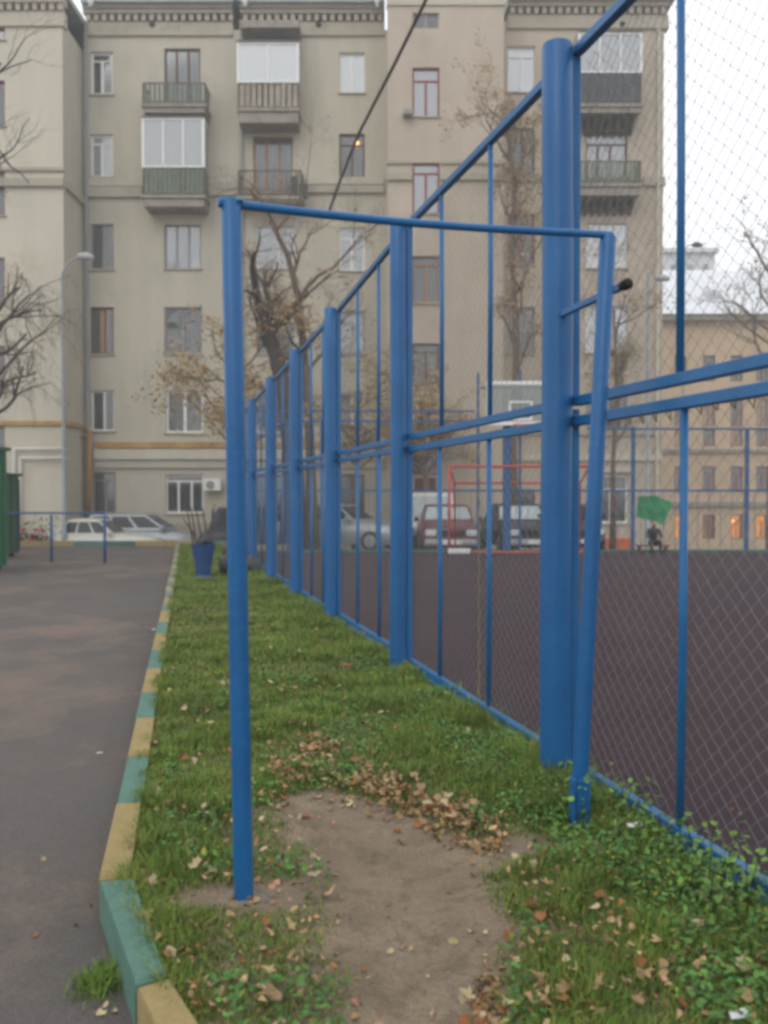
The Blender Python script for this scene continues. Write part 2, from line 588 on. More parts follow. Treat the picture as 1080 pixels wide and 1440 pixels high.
# ------------------------------------------------------------------ kerb
def prism(mb, pts, z0, z1, cham=.012, m=0):
    """a slab from a 4-point plan (counter-clockwise) with a chamfered top edge"""
    c = sum((Vector(p) for p in pts), Vector((0, 0))) / len(pts)
    n = len(mb.v)
    k = len(pts)
    for p in pts: mb.v.append((p[0], p[1], z0))
    for p in pts: mb.v.append((p[0], p[1], z1 - cham))
    for p in pts:
        d = (c - Vector(p))
        q = Vector(p) + d.normalized() * cham
        mb.v.append((q.x, q.y, z1))
    for L in range(2):
        for i in range(k):
            j = (i + 1) % k
            mb.f.append((n + L * k + i, n + L * k + j, n + (L + 1) * k + j, n + (L + 1) * k + i)); mb.m.append(m)
    mb.f.append(tuple(n + 2 * k + i for i in range(k))); mb.m.append(m)


kerb = empty('kerb', (0, 0, 0), kind='structure')
kn = Vector((KERB_DIR.y, -KERB_DIR.x, 0))
KZ = .035
# block boundaries along the straight run, read as pixel rows of the road edge
rows = [1238, 1132, 1066, 1012, 976, 942, 915, 893, 876, 862, 850, 840, 832, 825, 819, 813, 808, 804, 800]
prev = 0
bounds = []
for r_ in rows:
    p = ray(200, r_)
    zz = .02
    yv = (CAMZ - zz) / (-p.z) * p.y
    bounds.append((yv - KERB_A.y) / KERB_DIR.y)
d = bounds[-1]
while KERB_A.y + d * KERB_DIR.y < 28.3:
    d += .95
    bounds.append(d)
cols = ['kerb_y', 'kerb_g']
for i in range(len(bounds) - 1):
    a, b = bounds[i] + .004, bounds[i + 1] - .004
    jx = rnd.uniform(-.006, .006)
    p0 = KERB_A + KERB_DIR * a + kn * jx
    p1 = KERB_A + KERB_DIR * b + kn * jx
    p2 = p1 + kn * KERB_W
    p3 = p0 + kn * KERB_W
    mb = MB()
    prism(mb, [p0.xy, p3.xy, p2.xy, p1.xy], -.3, KZ + rnd.uniform(-.006, .006))
    o = mb.build('kerb_stone', M[cols[i % 2] if i < 9 else ('kerb_fy', 'kerb_fg')[i % 2]], kerb)
    if i < 8: o['label'] = ('yellow' if i % 2 == 0 else 'teal') + ' painted kerb stone'
# the bend in the foreground: one teal stone, then a yellow one
q0 = grd(140, 1240, .04); q1 = grd(187, 1236, .04)
q2 = grd(233, 1366, .05); q3 = grd(190, 1378, .05)
mb = MB(); prism(mb, [q3.xy, q2.xy, q1.xy, q0.xy], -.3, .045, .014)
o = mb.build('kerb_stone', M['kerb_g'], kerb); o['label'] = 'scuffed teal kerb stone turning at the corner'
q4 = grd(193, 1384, .05); q5 = grd(236, 1371, .05)
q6 = grd(385, 1600, .05); q7 = grd(318, 1650, .05)
mb = MB(); prism(mb, [q7.xy, q6.xy, q5.xy, q4.xy], -.3, .045, .014)
o = mb.build('kerb_stone', M['kerb_y'], kerb); o['label'] = 'yellow kerb stone at the bottom edge'
dd = (q7 - q4).normalized()
for i in range(4):
    dd = Matrix.Rotation(R(10), 3, 'Z') @ dd
    s = Vector((-dd.y, dd.x, 0)) * .12
    a, b = q7 + dd * .008, q7 + dd * .75
    mb = MB(); prism(mb, [a.xy, b.xy, (b + s).xy, (a + s).xy], -.3, .04, .014)
    mb.build('kerb_stone', M[cols[(i + 1) % 2]], kerb)
    q7 = b
# kerb across the far end of the drive
fk = empty('far_kerb', (0, 0, 0), kind='structure')
x = -18.0
i = 0
while x < -4.6:
    mb = MB(); prism(mb, [(x + .005, 28.42), (x + .93, 28.42), (x + .93, 28.6), (x + .005, 28.6)], -.9, .06, .015)
    mb.build('kerb_stone', M[('kerb_y', 'kerb_y', 'kerb_gd', 'kerb_g')[(i * 7) % 4]], fk)
    x += .94; i += 1
# end of the lawn
mb = MB()
for k in range(4):
    mb.box(-6.15 + k * .9, -5.27 + k * .9, 27.02, 27.14, -.3, .02)
mb.build('lawn_end_kerb', M['kerb_y']); tag(bpy.data.objects['lawn_end_kerb'], kind='structure')


# ------------------------------------------------------------------ court fence
fence = empty('court_fence', fpt(4.79, 0), label='tall blue steel court fence with wire mesh running away beside the grass', cat='fence')
FO = fence.location.copy()


def ftop(y):
    return 3.77 - .053 * min(3, max(0, y - 8)) - .022 * max(0, y - 11)


POST_Y = [-4.0, -1.1, 1.85, 4.79, 7.80, 10.68, 13.3, 16.0, 18.9, 21.6, 23.5]
TB = .05
for i, py in enumerate(POST_Y):
    z1 = ftop(py) + (.03 if py < 6 else .01)
    p = fpt(py, 0, -.052) - FO
    mb = MB()
    r = .080 if py < 6 else .070
    zs = [-.25, .0] + [.4 * k for k in range(1, 9)] + [z1 - .012, z1, z1 + .002]
    rr = [r] * (len(zs) - 3) + [r, r * .93, r * .8]
    mb.tube([(p.x + .004 * math.sin(z * 2 + i), p.y, z) for z in zs], rr, 28)
    o = mb.build('post', M['blue'], fence, smooth=True, auto=50)


def cmesh(y0, y1, z0, z1t, z1t2, name, parent, pitch=.048):
    """chain link: interlocked zig-zag wires, as geometry"""
    a, b = fpt(y0, 0, .088) - FO, fpt(y1, 0, .088) - FO
    L = (b - a).length
    u = (b - a).normalized()
    nrm = Vector((u.y, -u.x, 0))
    nw = int(L / pitch)
    h = pitch
    V, Fc = [], []
    rad = .00115
    coarse = y0 > 13
    for i in range(nw):
        s0 = (i + .25) * pitch
        top = z1t + (z1t2 - z1t) * s0 / L
        nk = int((top - z0) / (h * .86))
        base = len(V)
        for k in range(nk + 1):
            s = s0 + (h * 1.05 if (k + i) % 2 else -.02 * h) + .0015 * math.sin(k * .7 + i)
            z = z0 + k * h * .86
            off = .004 * math.sin(z * 2.3 + s * 1.7) * 2 + (.0012 if k % 2 else -.0012)
            c = a + u * (s + .006 * math.sin(z * 1.9 + i * .05)) + nrm * off
            V.append((c.x + nrm.x * rad, c.y + nrm.y * rad, z))
            V.append((c.x - nrm.x * rad * .6 + u.x * rad * 1.2, c.y - nrm.y * rad * .6 + u.y * rad * 1.2, z))
            V.append((c.x - nrm.x * rad * .6 - u.x * rad * 1.2, c.y - nrm.y * rad * .6 - u.y * rad * 1.2, z))
        for k in range(nk):
            q = base + k * 3
            for j in range(3):
                j2 = (j + 1) % 3
                Fc.append((q + j, q + j2, q + 3 + j2, q + 3 + j))
    me = bpy.data.meshes.new(name)
    me.from_pydata(V, [], Fc)
    me.materials.append(M['wire'])
    o = link_mesh(name, me, parent)
    o['kind'] = 'stuff'
    return o


MIDZ = 1.93
bar_fr = {2: (.31, .665), 3: (.375, .71)}
for i in range(len(POST_Y) - 1):
    y0, y1 = POST_Y[i] + .12, POST_Y[i + 1] + .01
    for part in (0, 1):
        za, zb = (.10, MIDZ - .045) if part == 0 else (MIDZ + .045, None)
        t0 = zb if zb else ftop(y0)
        t1 = zb if zb else ftop(y1)
        a0, a1 = fpt(y0, za, .05) - FO, fpt(y1, za, .05) - FO
        b0, b1 = fpt(y0, t0, .05) - FO, fpt(y1, t1, .05) - FO
        jj = rnd.uniform(-.008, .008)
        for p_ in (a0, a1, b0, b1): p_.z += jj
        mb = MB()
        ext = Vector((0, 0, .062 if part == 0 else 0))
        mb.bar(a0, b0 + ext, TB, TB)
        mb.bar(a1, b1 + ext, TB, TB)
        e = (a1 - a0).normalized() * (TB / 2 + .002)
        mb.bar(a0 + e, a1 - e, TB, TB * (.9 if part == 0 else 1))
        mb.bar(b0 + e, b1 - e, TB, TB)
        fr = mb.build('panel_frame', M['blue_rail'], fence, bevel=.005)
        fracs = bar_fr.get(i, (.34, .67))
        for fq in fracs:
            fq2 = fq + rnd.uniform(-.012, .012)
            pa, pb = a0.lerp(a1, fq2), b0.lerp(b1, fq2 + rnd.uniform(-.006, .006))
            pa.z += TB / 2; pb.z -= TB / 2
            mb = MB(); mb.tube([pa, pa.lerp(pb, .5) + Vector((.003, 0, 0)), pb], .017, 10)
            mb.build('bar', M['blue_rail'], fr, smooth=True)
        if POST_Y[i + 1] > 1:
            cmesh(y0, y1, za + .02, t0 - .02, t1 - .02, 'wire_mesh', fr, .048 if y0 < 13 else .075)
    # base channel under the lower frame, worn paint lightened as a sky highlight
    mb = MB()
    mb.bar(fpt(POST_Y[i] + .09, .03, .05) - FO, fpt(POST_Y[i + 1] - .09, .03, .05) - FO, .04, .05)
    mb.build('base_rail', M['blue_worn_sheen'], fence, bevel=.004)
    # thin bright tie bar on top of the bottom frame
for yb, z0, z1 in ((3.27, .1, 3.6), (6.29, .06, 1.86)):
    pts = []
    for k in range(60):
        z = z0 + (z1 - z0) * k / 59
        c = fpt(yb, z, .095) - FO
        pts.append((c.x + .006 * math.sin(k * 1.3), c.y + .008 * math.cos(k * 1.7), z))
    mb = MB(); mb.tube(pts, .0035, 5)
    mb.build('tie_wire', M['rustwire'], fence, smooth=True)
# ragged torn wire under the middle rail
for k in range(26):
    yv = 3.3 + k * .055
    c = fpt(yv, MIDZ - .075, .08) - FO
    mb = MB(); mb.tube([c, c + Vector((.01, .03, -.02 - .015 * rnd.random())), c + Vector((.0, .055, .0))], .003, 5)
    if k % 2 == 0: mb.build('wire_tie', M['rustwire'], fence)

# ------------------------------------------------------------------ pipe frame (goal shaped) in the grass
pf = empty('pipe_frame', LP, label='free-standing blue pipe frame with two uprights and a crossbar over the bare earth', cat='frame')
LPo = LP.copy()
ltop = at(325, 291, LP.y)
rtop = at(855, 334, RP.y)
rb = RP.copy()
lean = [Vector((LP.x, LP.y, -.2)), LP, LP.lerp(ltop, .33) + Vector((-.002, 0, 0)), LP.lerp(ltop, .66), ltop + Vector((0, 0, .02)), ltop + Vector((0, 0, .028))]
mb = MB(); mb.tube([p - LPo for p in lean], [.0365, .0365, .0365, .0365, .0365, .031], 24)
mb.build('upright', M['blue'], pf, smooth=True, auto=50)
r0 = rb.lerp(rtop, .085)
mb = MB(); mb.tube([p - LPo for p in (r0 - Vector((0, 0, .1)), r0, rb.lerp(rtop, .5), rtop, rtop + Vector((0, 0, .01)))], [.036, .036, .036, .036, .03], 24)
rup = mb.build('upright', M['blue'], pf, smooth=True, auto=50)
mb = MB(); mb.bar(rb - LPo + Vector((0, 0, -.2)), rb.lerp(rtop, .088) - LPo, .082, .082)
so = mb.build('socket', M['blue'], pf, bevel=.006); so['label'] = 'square steel socket holding the leaning upright'
# crossbar, sagging slightly
cb0, cb1 = ltop.copy(), rtop.copy()
mid = [cb0.lerp(cb1, t) + Vector((0, 0, -.02 * math.sin(math.pi * t) * (1 - .3 * t))) for t in [k / 14 for k in range(15)]]
mid[0] += (cb0 - cb1).normalized() * .05
mid[-1] += (cb1 - cb0).normalized() * .02
mb = MB(); mb.tube([p - LPo + Vector((0, 0, .012)) for p in mid], .0165, 14)
mb.build('crossbar', M['blue_rail'], pf, smooth=True, auto=50)
mb = MB(); mb.bar(ltop - LPo + Vector((-.042, 0, .022)), ltop - LPo + Vector((.045, 0, .020)), .06, .012)
mb.build('cap_plate', M['blue_worn_sheen'], pf, bevel=.004)
# brace from the big post past the leaning upright
br0 = at(788, 443, 4.72); br1 = at(862, 402, 4.16) + Vector((.045, 0.0, .0))
mb = MB(); mb.bar(br0 - LPo, br1 - LPo, .03, .03)
mb.build('brace', M['blue_rail'], pf, bevel=.003)
mb = MB()
e = (br1 - br0).normalized()
mb.tube([br1 - LPo - e * .01, br1 - LPo + e * .02, br1 - LPo + e * .045, br1 - LPo + e * .055], [.02, .026, .024, .014], 14)
mb.build('end_cap', M['black'], pf, smooth=True)
# concrete footing at the near upright
mb = MB()
import math as _m
K = 16
ring = []
for j in range(K):
    a = 2 * math.pi * j / K
    ring.append((LP.x + math.cos(a) * (.085 + .03 * rnd.random()), LP.y + .01 + math.sin(a) * (.07 + .03 * rnd.random())))
n = len(mb.v)
for (x, y) in ring: mb.v.append((x, y, -.1))
for (x, y) in ring: mb.v.append((LP.x + (x - LP.x) * .92, LP.y + (y - LP.y) * .92, -.004 + .006 * rnd.random()))
mb.v.append((LP.x, LP.y, .006))
for j in range(K):
    j2 = (j + 1) % K
    mb.f.append((j, j2, K + j2, K + j)); mb.f.append((K + j, K + j2, 2 * K)); mb.m += [0, 0]
tag(mb.build('concrete_footing', M['stone'], smooth=True), label='rough concrete footing around the foot of the near blue upright', cat='footing')


# ------------------------------------------------------------------ buildings
class Facade:
    """a wall plane facing the camera at depth Y; collects holes, then builds the wall"""

    def __init__(self, root, Y, x0, x1, z0, z1, m):
        self.root, self.Y, self.x0, self.x1, self.z0, self.z1, self.m = root, Y, x0, x1, z0, z1, m
        self.holes = []

    def rect(self, r):
        a = at(r[0], r[1], self.Y); b = at(r[2], r[3], self.Y)
        return a.x, b.x, b.z, a.z

    def window(self, r, frame='white', pane='glass', curtain=None, mull=(.5,), trans=None, depth=.09, sill=True, fw=.065, room='dark_room', lamp=None):
        x0, x1, z0, z1 = self.rect(r)
        self.holes.append((x0, x1, z0, z1))
        Y, RT = self.Y, self.root
        W, H = x1 - x0, z1 - z0
        mb = MB()   # reveal + room box behind
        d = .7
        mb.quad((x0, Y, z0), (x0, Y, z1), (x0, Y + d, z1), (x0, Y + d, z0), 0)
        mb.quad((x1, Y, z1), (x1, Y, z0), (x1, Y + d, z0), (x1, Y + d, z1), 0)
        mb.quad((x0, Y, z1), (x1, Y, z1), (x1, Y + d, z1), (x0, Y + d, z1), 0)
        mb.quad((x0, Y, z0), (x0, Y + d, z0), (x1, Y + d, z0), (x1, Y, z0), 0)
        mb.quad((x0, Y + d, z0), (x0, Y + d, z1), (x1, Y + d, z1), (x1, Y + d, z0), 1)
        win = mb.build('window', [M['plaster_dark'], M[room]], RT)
        y = Y + depth
        g = MB()
        e = .003
        g.box(x0 + e, x0 + fw, y, y + .06, z0 + e, z1 - e)
        g.box(x1 - fw, x1 - e, y, y + .06, z0 + e, z1 - e)
        g.box(x0 + fw, x1 - fw, y, y + .06, z0 + e, z0 + fw)
        g.box(x0 + fw, x1 - fw, y, y + .06, z1 - fw, z1 - e)
        for q in mull:
            xm = x0 + W * q
            top = z1 - fw if trans is None else z0 + H * trans - .025
            g.box(xm - fw * .6, xm + fw * .6, y - .004, y + .055, z0 + fw, top)
        if trans:
            g.box(x0 + fw, x1 - fw, y - .006, y + .055, z0 + H * trans - .025, z0 + H * trans + .03)
            if len(mull) != 1:
                pass
        g.build('frame', M[frame], win)
        g = MB()
        g.quad((x0 + fw, y + .03, z0 + fw), (x1 - fw, y + .03, z0 + fw), (x1 - fw, y + .03, z1 - fw), (x0 + fw, y + .03, z1 - fw))
        g.build('pane', M[pane], win)
        if curtain:
            g = MB()
            nx_ = 14
            spans = ((0, 1),) if curtain[0] != '/' else ((0, .3), (.68, 1))
            cn = curtain.strip('/')
            for (sa, sb) in spans:
                for k in range(nx_):
                    xa = x0 + fw + (W - 2 * fw) * (sa + (sb - sa) * k / nx_)
                    xb = x0 + fw + (W - 2 * fw) * (sa + (sb - sa) * (k + 1) / nx_)
                    ya = y + .16 + (.03 if k % 2 else 0); yb = y + .16 + (0 if k % 2 else .03)
                    g.quad((xa, ya, z0 + .02), (xb, yb, z0 + .02), (xb, yb, z1 - .02), (xa, ya, z1 - .02))
            g.build('curtain', M[cn], win, smooth=True)
        if lamp:
            g = MB()
            c = at(lamp[0], lamp[1], y + .12)
            g.tube([c + Vector((0, 0, -.13)), c + Vector((0, 0, -.06)), c + Vector((0, 0, .05)), c + Vector((0, 0, .11))], [.03, .10, .10, .04], 10)
            g.build('lamp', M['lamp_on'], win, smooth=True)
        if sill:
            g = MB()
            g.box(x0 - .06, x1 + .06, Y - .07, Y + depth - .002, z0 - .05, z0 + .004)
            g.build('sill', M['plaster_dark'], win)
        return win

    def wall(self):
        xs_ = sorted(set([self.x0, self.x1] + [h[i] for h in self.holes for i in (0, 1) if self.x0 < h[i] < self.x1]))
        zs_ = sorted(set([self.z0, self.z1] + [h[i] for h in self.holes for i in (2, 3) if self.z0 < h[i] < self.z1]))
        mb = MB()
        idx = {}

        def vid(i, j):
            if (i, j) not in idx:
                idx[(i, j)] = len(mb.v)
                mb.v.append((xs_[i], self.Y, zs_[j]))
            return idx[(i, j)]
        for i in range(len(xs_) - 1):
            for j in range(len(zs_) - 1):
                cx, cz = (xs_[i] + xs_[i + 1]) / 2, (zs_[j] + zs_[j + 1]) / 2
                if any(h[0] < cx < h[1] and h[2] < cz < h[3] for h in self.holes): continue
                mb.f.append((vid(i, j), vid(i + 1, j), vid(i + 1, j + 1), vid(i, j + 1))); mb.m.append(0)
        return mb.build('wall', M[self.m], self.root)


YA, YW, YB = 35.5, 33.3, 33.2
apt = empty('apartment_building', (0, YA, -.7), label='long cream six-storey apartment building with balconies across the back', cat='building')
apt.location = (0, 0, 0)
gnd = -1.0


def Zp(py, Y): return at(540, py, Y).z
def Xp(px, Y): return at(px, 700, Y).x


TOPA = Zp(24, YA)
fw_ = Facade(apt, YW, Xp(-420, YW), Xp(92, YW), gnd, Zp(30, YW), 'plaster_light')  # front light on the wing is put into its paler plaster
fa = Facade(apt, YA, Xp(120, YA) - .0, Xp(543, YA) + .3, gnd, Zp(42, YA), 'plaster')
fb = Facade(apt, YB, Xp(545, YB), Xp(707, YB), gnd, Zp(-60, YB), 'plaster_pink')
fr_ = Facade(apt, YA, Xp(707, YB), Xp(930, YA), gnd, Zp(30, YA), 'plaster_pink')
# wing windows, at the left edge of the picture and beyond it
for r0_, r1_ in ((34, 56), (113, 177), (240, 303), (362, 425), (486, 548), (600, 662), (700, 742)):
    fw_.window((-40, r0_, 7, r1_), 'redframe' if r0_ != 362 else 'tanframe', 'glass', 'curtain_dim')
    fw_.window((-150, r0_, -105, r1_), 'greyframe', 'glass', 'curtain_dim')
    fw_.window((-270, r0_, -220, r1_), 'white', 'glass', 'curtain')
# narrow column
fa.window((127, 73, 159, 133), 'white', 'glass', None, (.5,), .80, fw=.09)
fa.window((127, 189, 159, 249), 'white', 'glass_pale', '/curtain_blue', (.5,), .78, fw=.085)
fa.window((127, 315, 160, 379), 'greyframe', 'glass', 'curtain_dim', (.6,), None)
fa.window((127, 432, 160, 498), 'brownframe', 'glass', '/curtain_dim', (.6,), None, room='warm')
fa.window((128, 549, 161, 606), 'white', 'glass', None, (.55,), None, fw=.07)
fa.window((130, 664, 163, 722), 'greyframe', 'glass', 'curtain_dim', (.55,), .8)
# balcony column
fa.window((231, 68, 282, 150), 'brownframe', 'glass', 'curtain_blue', (.33, .66), None)
fa.window((231, 160, 282, 270), 'brownframe', 'glass', 'curtain_blue', (.33, .66), None)
fa.window((231, 316, 283, 378), 'greyframe', 'glass_pale', '/curtain', (.33, .66), None)
fa.window((231, 432, 284, 498), 'greyframe', 'glass', '/curtain_blue', (.5,), .72)
fa.window((233, 550, 286, 609), 'white', 'glass', '/curtain_dim', (.5,), None, fw=.09)
fa.window((233, 667, 286, 722), 'white', 'glass', 'curtain_dim', (.33, .68), .82)
# second balcony column (partly behind the tree)
fa.window((356, 66, 412, 150), 'white', 'glass', 'curtain', (.33, .66), None)
fa.window((356, 192, 412, 270), 'tanframe', 'glass', 'curtain_blue', (.33, .66), None)
fa.window((360, 318, 413, 378), 'white', 'glass_pale', 'curtain', (.6,), None)
fa.window((360, 438, 413, 498), 'greyframe', 'glass', 'curtain_dim', (.33, .66), None)
fa.window((360, 553, 413, 609), 'white', 'glass', 'curtain', (.5,), None)
fa.window((360, 667, 413, 722), 'greyframe', 'glass', 'curtain_dim', (.5,), None)
# third column
fa.window((477, 74, 513, 131), 'white', 'glass_sky', 'curtain', (.5,), None, fw=.08)
fa.window((477, 188, 513, 250), 'brownframe', 'glass', 'curtain_dim', (.5,), .75, lamp=(502, 202))
fa.window((477, 320, 513, 381), 'white', 'glass_pale', 'curtain_blue', (.5,), .74, fw=.08)
fa.window((477, 438, 513, 497), 'greyframe', 'glass_pale', 'curtain', (.5,), .74)
fa.window((477, 553, 513, 609), 'white', 'glass', 'curtain_dim', (.5,), None)
fa.window((477, 667, 513, 722), 'brownframe', 'glass', None, (.5,), None)
# stair bay
fb.window((580, 18, 617, 40), 'greyframe', 'glass', None, (.5,), None, sill=False)
fb.window((580, 95, 618, 164), 'redframe', 'glass_pale', 'curtain_dim', (.5,), .74)
fb.window((580, 229, 618, 300), 'redframe', 'glass_pale', 'curtain_dim', (.5,), .8)
fb.window((580, 360, 618, 426), 'tanframe', 'glass', 'curtain_dim', (.5,), .8)
fb.window((580, 483, 618, 545), 'brownframe', 'glass', 'curtain_dim', (.5,), .8)
fb.window((578, 622, 618, 668), 'rustred', 'glass', None, (.5,), None, sill=False)
# right hand section
fr_.window((714, 65, 752, 130), 'white', 'glass_sky', 'curtain', (.5,), .78, fw=.07)
fr_.window((714, 180, 752, 245), 'brownframe', 'glass', 'curtain_dim', (.55,), None)
fr_.window((714, 300, 752, 372), 'redframe', 'glass', 'curtain_dim', (.5,), None)
fr_.window((714, 432, 752, 497), 'greyframe', 'glass', '/curtain', (.5,), None)
fr_.window((714, 560, 752, 602), 'white', 'glass', None, (.5,), None)
fr_.window((708, 688, 752, 742), 'brownframe', 'glass', None, (.5,), None)
fr_.window((824, 52, 882, 140), 'white', 'glass', 'curtain_blue', (.33, .66), None)
fr_.window((824, 184, 882, 250), 'brownframe', 'glass_pale', '/curtain', (.3, .6), .72)
fr_.window((824, 314, 882, 377), 'white', 'glass_sky', 'curtain', (.36, .68), None, fw=.06)
fr_.window((824, 430, 882, 496), 'white', 'glass_sky', 'curtain', (.5,), None)
fr_.window((824, 553, 882, 612), 'greyframe', 'glass', 'curtain_dim', (.5,), None)
fr_.window((835, 668, 883, 736), 'white', 'glass', 'curtain_dim', (.5,), .70, fw=.08)
for f_ in (fw_, fa, fb, fr_): f_.wall()
# return walls between the planes
mb = MB()
xw = Xp(92, YW); zt = Zp(30, YW)
mb.quad((xw, YW, gnd), (xw, YA, gnd), (xw, YA, zt), (xw, YW, zt))
mb.quad((Xp(120, YA), YA + .01, gnd), (xw - .01, YA + .01, gnd), (xw - .01, YA + .01, zt), (Xp(120, YA), YA + .01, zt))
mb.build('side_wall', M['plaster'], apt)
mb = MB()
mb.quad((Xp(545, YB), YB, gnd), (Xp(545, YB), YA + .4, gnd), (Xp(545, YB), YA + .4, Zp(-60, YB)), (Xp(545, YB), YB, Zp(-60, YB)))
mb.quad((Xp(707, YB), YB, gnd), (Xp(707, YB), YA + .4, gnd), (Xp(707, YB), YA + .4, Zp(-60, YB)), (Xp(707, YB), YB, Zp(-60, YB)))
mb.build('side_wall', M['plaster_pink'], apt)
mb = MB()
xr = Xp(930, YA)
zr = Zp(30, YA)
mb.quad((xr, YA, gnd - 2), (xr, YA + 13, gnd - 2), (xr, YA + 13, zr), (xr, YA, zr))
mb.quad((Xp(-420, YW), YA + 13, gnd), (xr, YA + 13, gnd), (xr, YA + 13, zr), (Xp(-420, YW), YA + 13, zr))
mb.quad((Xp(-420, YW), YW, gnd), (Xp(-420, YW), YA + 13, gnd), (Xp(-420, YW), YA + 13, zr), (Xp(-420, YW), YW, zr))
mb.build('side_wall', M['plaster_pink'], apt)


# cornices: stepped mouldings + dentils
def cornice(Y, xa, xb, zt, m='plaster', ret_r=False):
    mb = MB()
    mb.box(xa, xb, Y - .10, Y + .3, zt - 1.05, zt - .93)
    mb.box(xa, xb, Y - .06, Y + .3, zt - .93, zt - .52)
    mb.box(xa, xb, Y - .22, Y + .3, zt - .27, zt - .12)
    mb.box(xa, xb, Y - .32, Y + .3, zt - .12, zt)
    mb.build('cornice', M[m], apt)
    mb = MB()
    x = xa + .1
    while x < xb - .15:
        mb.box(x, x + .16, Y - .15, Y + .05, zt - .515, zt - .275)
        x += .30
    o = mb.build('dentils', M['dentil'], apt); o['kind'] = 'stuff'


cornice(YW, Xp(-420, YW), Xp(95, YW), Zp(4, YW) + .2, 'plaster')
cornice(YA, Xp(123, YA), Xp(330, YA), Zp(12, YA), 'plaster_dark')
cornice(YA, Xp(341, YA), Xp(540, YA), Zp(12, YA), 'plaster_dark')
cornice(YA, Xp(712, YA), Xp(936, YA), Zp(2, YA), 'plaster_dark')
mb = MB(); mb.box(Xp(545, YB) - .04, Xp(707, YB) + .04, YB - .06, YB + .3, Zp(8, YB), Zp(-2, YB))
mb.build('cornice', M['plaster'], apt)
# roof edges, stepped between the sections
mb = MB()
mb.box(Xp(123, YA), Xp(332, YA), YA - .5, YA + 13, Zp(12, YA), Zp(4, YA))
mb.box(Xp(341, YA), Xp(541, YA), YA - .5, YA + 13, Zp(12, YA), Zp(4, YA))
mb.box(Xp(712, YA), Xp(944, YA), YA - .55, YA + 13, Zp(2, YA), Zp(-10, YA))
mb.box(Xp(-420, YW), Xp(99, YW), YW - .45, YA + 13, Zp(4, YW) + .2, Zp(-4, YW) + .2)
mb.build('roof', M['roof'], apt)
# roof slopes (metal, hidden behind the eaves from here)
mb = MB()
for (a, b) in ((Xp(123, YA), Xp(541, YA)),):
    z = Zp(4, YA)
    mb.quad((a, YA - .3, z), (b, YA - .3, z), (b, YA + 6, z + .08), (a, YA + 6, z + .08))
mb.build('roof', M['bright_roof'], apt)


# string courses
def course(Y, pxa, pxb, pya, pyb, m, d=.09):
    mb = MB()
    za, zb = Zp(pyb, Y), Zp(pya, Y)
    mb.box(Xp(pxa, Y), Xp(pxb, Y), Y - d, Y + .05, za, zb)
    mb.build('string_course', M[m], apt)


course(YW, -420, 94, 236, 241, 'plaster_dark', .10)
course(YW, -420, 93, 252, 263, 'plaster_dark', .14)
course(YA, 123, 203, 250, 262, 'plaster', .06); course(YA, 123, 203, 264, 278, 'plaster_dark', .14)
course(YA, 296, 334, 264, 276, 'plaster_dark', .14)
course(YA, 431, 540, 250, 260, 'plaster', .10); course(YA, 431, 540, 262, 272, 'plaster_dark', .14)
course(YB, 544, 579, 226, 231, 'plaster_dark', .08); course(YB, 619, 708, 226, 231, 'plaster_dark', .08)
course(YB, 544, 579, 244, 254, 'plaster_dark', .12); course(YB, 619, 708, 244, 254, 'plaster_dark', .12)
course(YA, 712, 814, 250, 256, 'plaster_dark', .10); course(YA, 902, 932, 250, 262, 'plaster_dark', .12)
course(YW, -420, 92, 592, 598, 'ochre', .10)
course(YA, 136, 541, 622, 630, 'ochre', .12); course(YA, 134, 541, 632, 646, 'plaster_light', .20)
course(YA, 134, 541, 646, 658, 'plaster', .10)
course(YA, 712, 930, 604, 612, 'plaster_dark', .10)
course(YA, 712, 930, 640, 648, 'plaster_light', .12)
# side return of the wing course
mb = MB()
mb.box(Xp(92, YW) - .05, Xp(92, YW) + .12, YW + .1, YA - .01, Zp(263, YW), Zp(252, YW))
mb.build('string_course', M['plaster_dark'], apt)
mb = MB()
mb.box(Xp(92, YW) - .05, Xp(92, YW) + .10, YW + .1, YA - .01, Zp(598, YW), Zp(592, YW))
mb.build('string_course', M['ochre'], apt)
# orange base strips
mb = MB()
mb.box(Xp(812, YA), Xp(888, YA), YA - .16, YA + .02, -1.0, Zp(757, YA))
mb.build('plinth', M['orange'], apt)
mb = MB()
mb.box(Xp(123, YA), Xp(541, YA), YA - .10, YA + .02, gnd, Zp(735, YA))
mb.build('plinth', M['plaster_dark'], apt)
# window hoods at the right ground window
mb = MB(); mb.box(Xp(826, YA), Xp(892, YA), YA - .12, YA + .02, Zp(664, YA), Zp(657, YA))
mb.build('window_hood', M['plaster_light'], apt)
# stair-bay entrance canopy and door
mb = MB(); mb.box(Xp(560, YB), Xp(632, YB), YB - 1.1, YB, Zp(612, YB), Zp(598, YB))
mb.build('entrance_canopy', M['ochre'], apt)
mb = MB(); mb.box(Xp(583, YB), Xp(613, YB), YB - .05, YB + .02, gnd, Zp(672, YB))
dr = mb.build('door', M['rustred'], apt)
mb = MB(); mb.tube([(Xp(609, YB), YB - .09, .35), (Xp(609, YB), YB - .09, .65)], .015, 6)
mb.build('handle', M['chrome'], dr)


